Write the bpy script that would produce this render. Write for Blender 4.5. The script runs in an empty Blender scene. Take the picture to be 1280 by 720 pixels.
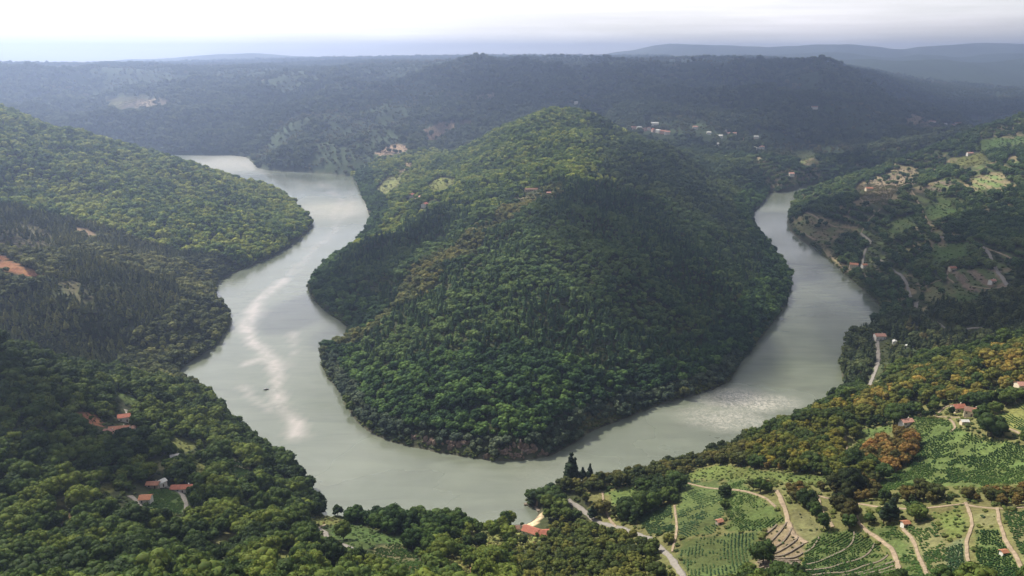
import bpy, math, random
import numpy as np

# ------------------------------------------------------------------ camera
SC = bpy.context.scene
COL = SC.collection
CAM_Z = 350.0
FPX = 1005.0                      # focal length in pixels of a 1280 wide frame
HORIZON = 68.0
PITCH = math.atan((360.0 - HORIZON) / FPX)
cam_d = bpy.data.cameras.new('camera')
cam_d.sensor_width = 36.0
cam_d.lens = 36.0 * FPX / 1280.0
cam_d.clip_start = 1.0
cam_d.clip_end = 120000.0
cam = bpy.data.objects.new('camera', cam_d)
COL.objects.link(cam)
cam.location = (0, 0, CAM_Z)
cam.rotation_euler = (math.radians(90) - PITCH, 0, 0)
SC.camera = cam

# ------------------------------------------------------------------ light
SUN_EL, SUN_AZ = 46.0, -50.0      # azimuth measured from +Y (view direction) towards +X
sd = bpy.data.lights.new('sun', 'SUN')
sd.energy = 5.0
sd.angle = math.radians(0.6)
sd.color = (1.0, 0.92, 0.78)
sun = bpy.data.objects.new('sun', sd)
COL.objects.link(sun)
sun.rotation_euler = (math.radians(90 - SUN_EL), 0, math.radians(180 - SUN_AZ))
SUN_DIR = np.array([math.sin(math.radians(SUN_AZ)) * math.cos(math.radians(SUN_EL)),
                    math.cos(math.radians(SUN_AZ)) * math.cos(math.radians(SUN_EL)),
                    math.sin(math.radians(SUN_EL))])
W = bpy.data.worlds.new('World')
SC.world = W
W.use_nodes = True
wn = W.node_tree
wn.nodes.clear()
def wnode(t, **k):
    n = wn.nodes.new(t)
    for a, b in k.items():
        setattr(n, a, b)
    return n
wo = wnode('ShaderNodeOutputWorld')
bg = wnode('ShaderNodeBackground'); bg.inputs['Strength'].default_value = 0.11
sky = wnode('ShaderNodeTexSky', sky_type='NISHITA', sun_disc=False)
sky.sun_elevation = math.radians(SUN_EL)
sky.sun_rotation = math.radians(SUN_AZ)
sky.altitude = 500; sky.dust_density = 2.0; sky.air_density = 1.0
# thin cloud cover in the sky: noise on the view direction, flattened towards the horizon
tc = wnode('ShaderNodeTexCoord')
mp = wnode('ShaderNodeMapping'); mp.inputs['Scale'].default_value = (1.0, 1.0, 9.0)
nz = wnode('ShaderNodeTexNoise'); nz.inputs['Scale'].default_value = 2.2; nz.inputs['Detail'].default_value = 7; nz.inputs['Roughness'].default_value = 0.55
cr = wnode('ShaderNodeValToRGB')
cr.color_ramp.elements[0].position = 0.34; cr.color_ramp.elements[0].color = (0.55, 0.55, 0.55, 1)
cr.color_ramp.elements[1].position = 0.60; cr.color_ramp.elements[1].color = (1, 1, 1, 1)
# brightness of the cloud sheet: brightest round the sun
geo = wnode('ShaderNodeVectorMath', operation='DOT_PRODUCT')
geo.inputs[1].default_value = (math.sin(math.radians(-26)) * .96, math.cos(math.radians(-26)) * .96, 0.28)
br = wnode('ShaderNodeMapRange'); br.inputs['From Min'].default_value = 0.2; br.inputs['From Max'].default_value = 1.0
br.inputs['To Min'].default_value = 3.4; br.inputs['To Max'].default_value = 10.5
cl = wnode('ShaderNodeVectorMath', operation='SCALE'); cl.inputs[0].default_value = (1.0, 0.965, 0.975)
mx = wnode('ShaderNodeMix', data_type='RGBA')
L = wn.links.new
L(tc.outputs['Generated'], mp.inputs['Vector']); L(mp.outputs['Vector'], nz.inputs['Vector'])
L(nz.outputs['Fac'], cr.inputs['Fac']); L(tc.outputs['Generated'], geo.inputs[0])
L(geo.outputs['Value'], br.inputs['Value']); 
mp2 = wnode('ShaderNodeMapping'); mp2.inputs['Scale'].default_value = (1.0, 1.0, 26.0)
nz2 = wnode('ShaderNodeTexNoise'); nz2.inputs['Scale'].default_value = 2.6; nz2.inputs['Detail'].default_value = 6; nz2.inputs['Roughness'].default_value = 0.5
bd = wnode('ShaderNodeMapRange'); bd.inputs['From Min'].default_value = 0.35; bd.inputs['From Max'].default_value = 0.65; bd.inputs['To Min'].default_value = 0.84; bd.inputs['To Max'].default_value = 1.08
bm_ = wnode('ShaderNodeMath', operation='MULTIPLY')
L(tc.outputs['Generated'], mp2.inputs['Vector']); L(mp2.outputs['Vector'], nz2.inputs['Vector']); L(nz2.outputs['Fac'], bd.inputs['Value'])
L(br.outputs['Result'], bm_.inputs[0]); L(bd.outputs['Result'], bm_.inputs[1]); L(bm_.outputs[0], cl.inputs['Scale'])
L(cr.outputs['Color'], mx.inputs[0]); L(sky.outputs['Color'], mx.inputs[6]); L(cl.outputs['Vector'], mx.inputs[7])
L(mx.outputs[2], bg.inputs['Color']); L(bg.outputs['Background'], wo.inputs['Surface'])

vs = SC.view_settings
vs.view_transform = 'Standard'; vs.look = 'None'; vs.gamma = 1.0; vs.exposure = 0.74; vs.use_curve_mapping = False
SC.render.film_transparent = False
cy = SC.cycles
cy.max_bounces = 5; cy.diffuse_bounces = 2; cy.glossy_bounces = 2; cy.transmission_bounces = 2
cy.transparent_max_bounces = 6; cy.volume_bounces = 0
cy.use_denoising = True
cy.sample_clamp_indirect = 6.0
try:
    cy.denoiser = 'OPENIMAGEDENOISE'; cy.denoising_input_passes = 'RGB_ALBEDO_NORMAL'
except Exception:
    pass
SC.render.use_persistent_data = False

HAZE_COL, HAZE_D, HAZE_G = (0.50, 0.65, 1.0, 1), 0.00016, 0.71
# unseen clouds placed for their shade: shaded spot x, y, z; size x, y; seed; label; turn in degrees; share of light let through
SHADE_CLOUDS = [(1500, 3700, 200, 2500, 1300, 1, 'broad cloud that shades the far valley side', 0, .87),
          (2600, 3000, 200, 2400, 1500, 2, 'wide cloud above the far right plateau', 0, .85),
          (560, 1350, 80, 380, 520, 3, 'cloud above the east flank of the peninsula', 0, .75),
          (-225, 1230, 60, 105, 250, 7, 'narrow cloud shading the north west slope of the peninsula', -28, .58),
          (210, 1140, 60, 140, 250, 8, 'cloud shading the middle of the peninsula', -20, .62),
          (-330, 540, 90, 120, 80, 9, 'small low cloud above the near left slope', 0, .8),
          (-830, 980, 60, 230, 150, 4, 'small cloud above the left hillside', 0, .6)]
# ------------------------------------------------------------------ helpers: rays, noise
CP, SP = math.cos(PITCH), math.sin(PITCH)
def ray(px, py):
    v = (py - 360.0) / FPX
    return np.array([(px - 640.0) / FPX, CP - v * SP, -(SP + v * CP)])
def P(px, py, z):                 # where the sight line of a photo point meets height z
    r = ray(px, py)
    t = (z - CAM_Z) / r[2]
    return (r[0] * t, r[1] * t, z)
def PD(px, py, D):                # the point of that sight line at forward distance D
    r = ray(px, py)
    t = D / r[1]
    return (r[0] * t, D, CAM_Z + r[2] * t)
def project(X, Y, Z):
    dz = Z - CAM_Z
    f = Y * CP - dz * SP
    f = np.where(f < 1, 1, f)
    u = Y * SP + dz * CP
    return 640 + FPX * X / f, 360 - FPX * u / f, f

def _h(ix, iy, s):
    n = (ix * 374761393 + iy * 668265263 + s * 1442695041) & 0xFFFFFFFF
    n = ((n ^ (n >> 13)) * 1274126177) & 0xFFFFFFFF
    n = (n ^ (n >> 16)) & 0xFFFFFF
    return n / float(0xFFFFFF)
def vnoise(x, y, s=0):
    x = np.asarray(x, float); y = np.asarray(y, float)
    ix = np.floor(x).astype(np.int64); iy = np.floor(y).astype(np.int64)
    fx = x - ix; fy = y - iy
    fx = fx * fx * fx * (fx * (fx * 6 - 15) + 10); fy = fy * fy * fy * (fy * (fy * 6 - 15) + 10)
    a = _h(ix, iy, s); b = _h(ix + 1, iy, s); c = _h(ix, iy + 1, s); d = _h(ix + 1, iy + 1, s)
    return (a + (b - a) * fx) * (1 - fy) + (c + (d - c) * fx) * fy
def fbm(x, y, s=0, o=4):
    r = 0; a = 0.5; t = 0
    for i in range(o):
        r = r + a * (vnoise(x * 2 ** i + 17.3 * i, y * 2 ** i - 9.1 * i, s + i) - 0.5); t += a; a *= 0.5
    return r / t * 2              # about -1..1
def inpoly(px, py, poly):
    px = np.asarray(px); py = np.asarray(py)
    r = np.zeros(px.shape, bool)
    n = len(poly)
    for i in range(n):
        x0, y0 = poly[i]; x1, y1 = poly[(i + 1) % n]
        if y0 == y1: continue
        c = ((y0 > py) != (y1 > py)) & (px < (x1 - x0) * (py - y0) / (y1 - y0) + x0)
        r ^= c
    return r
def catmull(pts, n=4, closed=False):
    pts = [np.array(p, float) for p in pts]; out = []; m = len(pts)
    for i in range(m if closed else m - 1):
        if closed: a, b, c, d = pts[i - 1], pts[i], pts[(i + 1) % m], pts[(i + 2) % m]
        else: a, b, c, d = pts[max(i - 1, 0)], pts[i], pts[i + 1], pts[min(i + 2, m - 1)]
        for k in range(n):
            t = k / n
            out.append(0.5 * ((2 * b) + (c - a) * t + (2 * a - 5 * b + 4 * c - d) * t * t + (3 * b - a - 3 * c + d) * t ** 3))
    if not closed: out.append(pts[-1])
    return np.array(out)
def segdist(X, Y, poly, closed=True):
    best = np.full(X.shape, 1e18)
    n = len(poly)
    for i in range(n if closed else n - 1):
        ax, ay = poly[i][:2]; bx, by = poly[(i + 1) % n][:2]
        dx, dy = bx - ax, by - ay
        l = dx * dx + dy * dy + 1e-9
        t = np.clip(((X - ax) * dx + (Y - ay) * dy) / l, 0, 1)
        best = np.minimum(best, (X - ax - t * dx) ** 2 + (Y - ay - t * dy) ** 2)
    return np.sqrt(best)

# ------------------------------------------------------------------ terrain
# river outline, photo points at water level: outer bank left (far to near), near bank, right bank, then the peninsula
OUT = [(345, 240), (386, 275), (383, 290), (345, 318), (275, 350), (272, 375), (287, 395), (284, 412), (262, 436), (222, 466),
       (255, 492), (283, 520), (330, 556), (372, 590), (393, 622), (394, 642), (440, 655), (500, 660), (560, 660), (610, 662), (640, 657),
       (662, 655), (673, 646), (674, 636), (662, 633), (656, 630), (668, 622), (700, 618), (760, 608), (850, 586), (900, 572), (1000, 535), (1048, 500), (1056, 478), (1050, 455),
       (1054, 430), (1075, 415), (1100, 398), (1097, 380), (1065, 350), (1020, 312), (992, 294), (985, 278), (990, 258), (1006, 243)]
INN = [(962, 240), (955, 252), (940, 268), (945, 288), (965, 312), (986, 342), (988, 356), (983, 378), (965, 407), (938, 438), (922, 462),
       (900, 482), (830, 506), (760, 532), (730, 548), (682, 572), (620, 577), (560, 568), (490, 552), (450, 532), (430, 500), (406, 466),
       (406, 442), (432, 424), (431, 407), (398, 380), (387, 358), (402, 336), (440, 311), (457, 290), (463, 272), (456, 252), (442, 222)]
wpts = [P(x, y, 0)[:2] for x, y in OUT]
wpts += [(1020, 2180), (1500, 2270), (2600, 2320), (2600, 2440), (1400, 2390), (880, 2240), (720, 2110)]
wpts += [P(x, y, 0)[:2] for x, y in INN]
wpts += [P(437, 220, 0)[:2], P(390, 216, 0)[:2], P(330, 212, 0)[:2], P(316, 203, 0)[:2], P(300, 195, 0)[:2], P(240, 194, 0)[:2], (-1900, 2950), (-3000, 2800), (-3000, 2500), (-1800, 2600), (-1150, 2430), (-900, 2280), (-700, 2130)]
RIVER = catmull(wpts, 4, True)
def shore(X, Y):                  # signed distance: + on land, - in the river
    d = segdist(X, Y, RIVER)
    d = np.where(inpoly(X, Y, [tuple(p) for p in RIVER]), -d, d)
    k = np.exp(-np.abs(d) / 40)
    return d + k * (3.2 * fbm(X / 22, Y / 22, 91, 4) + 3.0 * fbm(X / 70, Y / 70, 95, 2))

def gully(X, Y):
    near = np.exp(-np.maximum(Y - 1500, 0) / 900.0)
    w1 = 90.0; r = 1 - np.abs(fbm(X / 210 + 3, Y / 240, 11, 3)) * 2.0
    pk = np.exp(-((X - 80) / 420.0) ** 2 - ((Y - 1250) / 520.0) ** 2)
    r3 = 1 - np.abs(fbm((X + .35 * Y) / 150 + 5, (Y - .25 * X) / 210, 13, 3)) * 2.0
    g = ((r - 0.5) * 12 + pk * (r3 - 0.5) * 26) * near + fbm(X / 60, Y / 60, 5, 3) * 3.5 * near
    far = (1 - near) * np.exp(-np.maximum(Y - 4000, 0) / 900.0)
    r2 = 1 - np.abs(fbm(X / 700 + 1.7, Y / 900, 31, 4)) * 2.2
    return g + far * ((r2 - 0.5) * 105 + fbm(X / 240, Y / 240, 8, 4) * 22)
def ramp(d):
    return 1 - np.exp(-np.maximum(d, 0) / 45.0)

CT = []                           # control heights
def c(px, py, z): CT.append(P(px, py, z))
def cd(px, py, D): CT.append(PD(px, py, D))
def w(x, y, z): CT.append((x, y, z))
# the viewpoint's own hill
for q in [(0, 0, 338), (-300, -150, 330), (300, -150, 345), (0, 110, 262), (0, 210, 180), (-700, -200, 330), (700, -200, 360), (0, -600, 350),
          (-260, 120, 230), (260, 100, 270), (-1500, 0, 330), (1500, 0, 350), (-600, 150, 215), (600, 130, 260), (-1500, 600, 250), (1500, 700, 270)]: w(*q)
for q in [(0, 720, 105), (150, 720, 98), (300, 720, 90), (450, 720, 72), (640, 720, 48), (760, 720, 55), (850, 720, 72), (960, 720, 92), (1100, 720, 112), (1280, 720, 138),
          (0, 620, 92), (100, 620, 80), (200, 620, 62), (270, 620, 48), (340, 630, 30), (130, 540, 66), (200, 540, 45), (0, 500, 116), (60, 455, 82), (0, 432, 104),
          (120, 470, 58), (180, 478, 30), (0, 560, 100), (270, 560, 26), (330, 590, 14), (300, 660, 58), (400, 662, 34), (470, 690, 48), (560, 660, 8), (560, 680, 28), (640, 680, 18), (680, 668, 6), (700, 690, 28),
          (760, 655, 20), (720, 635, 10), (760, 605, 9), (684, 650, 3.5), (692, 642, 6), (678, 657, 3), (686, 634, 5), (820, 600, 20), (860, 585, 18), (900, 572, 20), (870, 650, 52), (950, 590, 52), (950, 650, 72), (1000, 530, 24), (1060, 500, 40), (1080, 492, 46),
          (1040, 560, 52), (1040, 600, 70), (1150, 560, 74), (1130, 520, 64), (1280, 590, 106), (1280, 500, 100), (1200, 460, 76), (1280, 428, 98), (1100, 660, 92), (1200, 640, 108), (1200, 580, 86)]: c(*q)
# middle-left hill
for q in [(0, 290, 100), (0, 350, 92), (100, 330, 84), (200, 330, 48), (0, 420, 52), (100, 430, 34), (180, 440, 18), (200, 390, 38), (130, 290, 66), (60, 275, 88), (0, 255, 104), (200, 322, 34), (100, 390, 62), (240, 360, 22)]: c(*q)
# back-left hill
for q in [(0, 152, 190), (100, 172, 162), (200, 197, 112), (300, 229, 42), (150, 230, 104), (0, 210, 148), (250, 270, 56), (330, 290, 18), (200, 280, 60), (345, 262, 12)]: c(*q)
for q in [(-1300, 2100, 120), (-1900, 1900, 220), (-2600, 1700, 260), (-1500, 2400, 40), (-900, 2150, 30)]: w(*q)
# peninsula
for q in [(645, 500, 33), (645, 450, 48), (650, 400, 66), (660, 350, 86), (670, 300, 107), (680, 262, 121), (685, 240, 122), (690, 218, 132), (690, 185, 158), (690, 155, 190), (690, 141, 206),
          (600, 295, 92), (520, 362, 62), (450, 425, 16), (450, 350, 30), (520, 290, 58), (500, 250, 42), (560, 240, 78), (600, 200, 118), (640, 160, 168), (600, 178, 130), (550, 205, 78), (500, 225, 36),
          (850, 300, 74), (850, 225, 96), (900, 350, 44), (800, 400, 42), (780, 470, 20), (930, 300, 26), (760, 260, 116), (750, 350, 78), (560, 450, 40), (500, 480, 22), (560, 520, 18), (750, 160, 176), (800, 178, 140), (900, 222, 50), (850, 198, 92), (740, 300, 100), (740, 200, 140)]: c(*q)
# right-hand valley side
for q in [(1280, 148, 195), (1200, 172, 145), (1130, 205, 86), (1050, 235, 34), (1100, 245, 66), (1280, 200, 150), (1280, 300, 96), (1160, 300, 58), (1200, 350, 52), (1060, 325, 8), (1140, 360, 28),
          (1280, 370, 72), (1150, 430, 22), (1280, 400, 68), (1100, 300, 34), (1200, 250, 92), (1090, 455, 16), (1030, 233, 22), (1060, 226, 42), (1095, 214, 62), (1230, 430, 46)]: c(*q)
for q in [(1900, 2100, 210), (1500, 2250, 70), (2600, 2000, 250), (2200, 1500, 260), (2200, 2800, 60)]: w(*q)
# behind the peninsula, and the far valley side
for q in [(0, 2350, 120), (200, 2450, 70), (-200, 2500, 50)]: w(*q)
for q in [(240, 160, 3100), (100, 150, 3100), (0, 130, 3400), (200, 110, 3900), (400, 180, 2700), (400, 130, 3300), (480, 185, 2600), (550, 160, 2850), (600, 130, 3200), (700, 110, 3600), (400, 95, 4200),
          (0, 96, 4500), (0, 88, 5500), (130, 82, 5600), (260, 87, 5200), (330, 81, 6500), (450, 79, 5400), (520, 80, 4800), (600, 79, 5200), (670, 80, 4600), (740, 80, 5200), (800, 80, 4700), (870, 79, 5000), (930, 80, 4600), (960, 80, 4900),
          (870, 165, 2600), (930, 178, 2600), (1000, 200, 2450), (800, 140, 2900), (900, 120, 3400), (1000, 120, 3500), (1000, 90, 4300), (1060, 96, 4200), (1100, 115, 3900), (1130, 140, 3500),
          (1160, 165, 3000), (1200, 135, 4300), (1200, 110, 5600), (1280, 130, 4400), (1280, 100, 6500), (1160, 88, 7500), (1280, 82, 9000), (1100, 80, 9000), (1000, 76, 8000), (-200, 82, 5500), (-200, 130, 3400), (1480, 100, 6000),
          (640, 71, 9000), (300, 76, 10000), (100, 84, 9000), (-300, 86, 9000), (900, 72, 9500), (1200, 74, 12000), (200, 82, 14000), (640, 71, 14000), (1500, 74, 12000)]: cd(*q)
for q in [(-30000, 30000, 350), (0, 40000, 300), (30000, 30000, 350), (-20000, 5000, 330), (20000, 5000, 330), (-6000, 1000, 320), (6000, 1000, 340), (-6000, -3000, 330), (6000, -3000, 340), (0, -6000, 330), (-30000, -8000, 300), (30000, -8000, 300)]: w(*q)
CT = np.array(CT)
def U(a, b):
    r2 = ((a[:, None, :] - b[None, :, :]) ** 2).sum(-1) + 1e-12
    return 0.5 * r2 * np.log(r2)
def warp(xy):                     # compress the far country so that near and far control points weigh alike
    xy = np.asarray(xy, float); r = np.hypot(xy[:, 0], xy[:, 1] - 900) + 1e-6
    rr = np.where(r < 1200, r, 1200 * (1 + np.log(r / 1200)))
    return np.stack([xy[:, 0] * rr / r, (xy[:, 1] - 900) * rr / r], 1) / 1000.0
_d = shore(CT[:, 0], CT[:, 1])
_v = (CT[:, 2]) / np.maximum(ramp(_d), 0.12) - gully(CT[:, 0], CT[:, 1])
_keep = _d > 3
_a = warp(CT[_keep][:, :2]); _v = _v[_keep]
_n = len(_a)
_K = np.zeros((_n + 3, _n + 3)); _K[:_n, :_n] = U(_a, _a) + np.eye(_n) * 2e-4
_K[:_n, _n] = 1; _K[:_n, _n + 1:] = _a; _K[_n, :_n] = 1; _K[_n + 1:, :_n] = _a.T
_s = np.linalg.solve(_K, np.concatenate([_v, np.zeros(3)]))
def height_exact(X, Y):
    sh = X.shape; X = X.ravel(); Y = Y.ravel()
    out = np.empty(X.size); d = shore(X, Y)
    for i in range(0, X.size, 40000):
        q = warp(np.stack([X[i:i + 40000], Y[i:i + 40000]], 1))
        out[i:i + 40000] = U(q, _a) @ _s[:_n] + _s[_n] + q @ _s[_n + 1:]
    h = (np.maximum(out + gully(X, Y), 3)) * ramp(d)
    h = h + np.where(d > 0, np.minimum(d * 0.5, 1.4), 0)
    h = np.where(d <= 0, -np.minimum(-d * 0.35, 12) - 0.2, h)
    return h.reshape(sh), d.reshape(sh)
def axis(segs):
    a = [segs[0][0]]
    for (s, e, st) in segs:
        n = max(1, int(round((e - s) / st)))
        a += list(np.linspace(s, e, n + 1)[1:])
    return np.array(a)
def grow(s, e, st, g=1.06):
    r = []; x = s; k = st
    while x < e:
        x += k; k *= g; r.append(min(x, e))
    return r
GX = np.array(sorted([-v for v in grow(1300, 8500, 9)] + list(np.arange(-1300, -501, 6.0)) + list(np.arange(-496, 700, 3.5)) + list(np.arange(702, 1301, 6.0)) + grow(1300, 8500, 9)))
GY = np.array([-3000, -1800, -1000, -600, -350, -200, -100, 0, 60, 120, 170] + list(np.arange(200, 760, 3.5)) + list(np.arange(762, 2200, 6.0)) + grow(2200, 5600, 8, 1.012) + grow(5600, 11500, 50, 1.05))
GY = np.unique(GY)
MX, MY = np.meshgrid(GX, GY)
GZ, GD = height_exact(MX, MY)
def bilin(G, X, Y):
    X = np.asarray(X, float); Y = np.asarray(Y, float)
    i = np.clip(np.searchsorted(GX, X) - 1, 0, len(GX) - 2); j = np.clip(np.searchsorted(GY, Y) - 1, 0, len(GY) - 2)
    fx = np.clip((X - GX[i]) / (GX[i + 1] - GX[i]), 0, 1); fy = np.clip((Y - GY[j]) / (GY[j + 1] - GY[j]), 0, 1)
    return (G[j, i] * (1 - fx) + G[j, i + 1] * fx) * (1 - fy) + (G[j + 1, i] * (1 - fx) + G[j + 1, i + 1] * fx) * fy
def height(X, Y): return bilin(GZ, X, Y)
_T = np.concatenate([np.arange(150, 1500, 2.0), np.arange(1500, 4000, 5.0), np.arange(4000, 30000, 40.0)])
def hit(px, py):                  # where the sight line of a photo point meets the ground
    r = ray(px, py); t = _T / r[1]
    X = r[0] * t; Y = r[1] * t; Z = CAM_Z + r[2] * t
    b = Z < np.maximum(height(X, Y), 0)
    k = int(np.argmax(b)) if b.any() else len(t) - 1
    if k > 0:
        z0 = Z[k - 1] - max(height(X[k - 1], Y[k - 1]), 0); z1 = Z[k] - max(height(X[k], Y[k]), 0)
        f = z0 / (z0 - z1 + 1e-9)
        x = X[k - 1] + (X[k] - X[k - 1]) * f; y = Y[k - 1] + (Y[k] - Y[k - 1]) * f
    else: x, y = X[k], Y[k]
    return float(x), float(y), float(max(height(x, y), 0))
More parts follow.
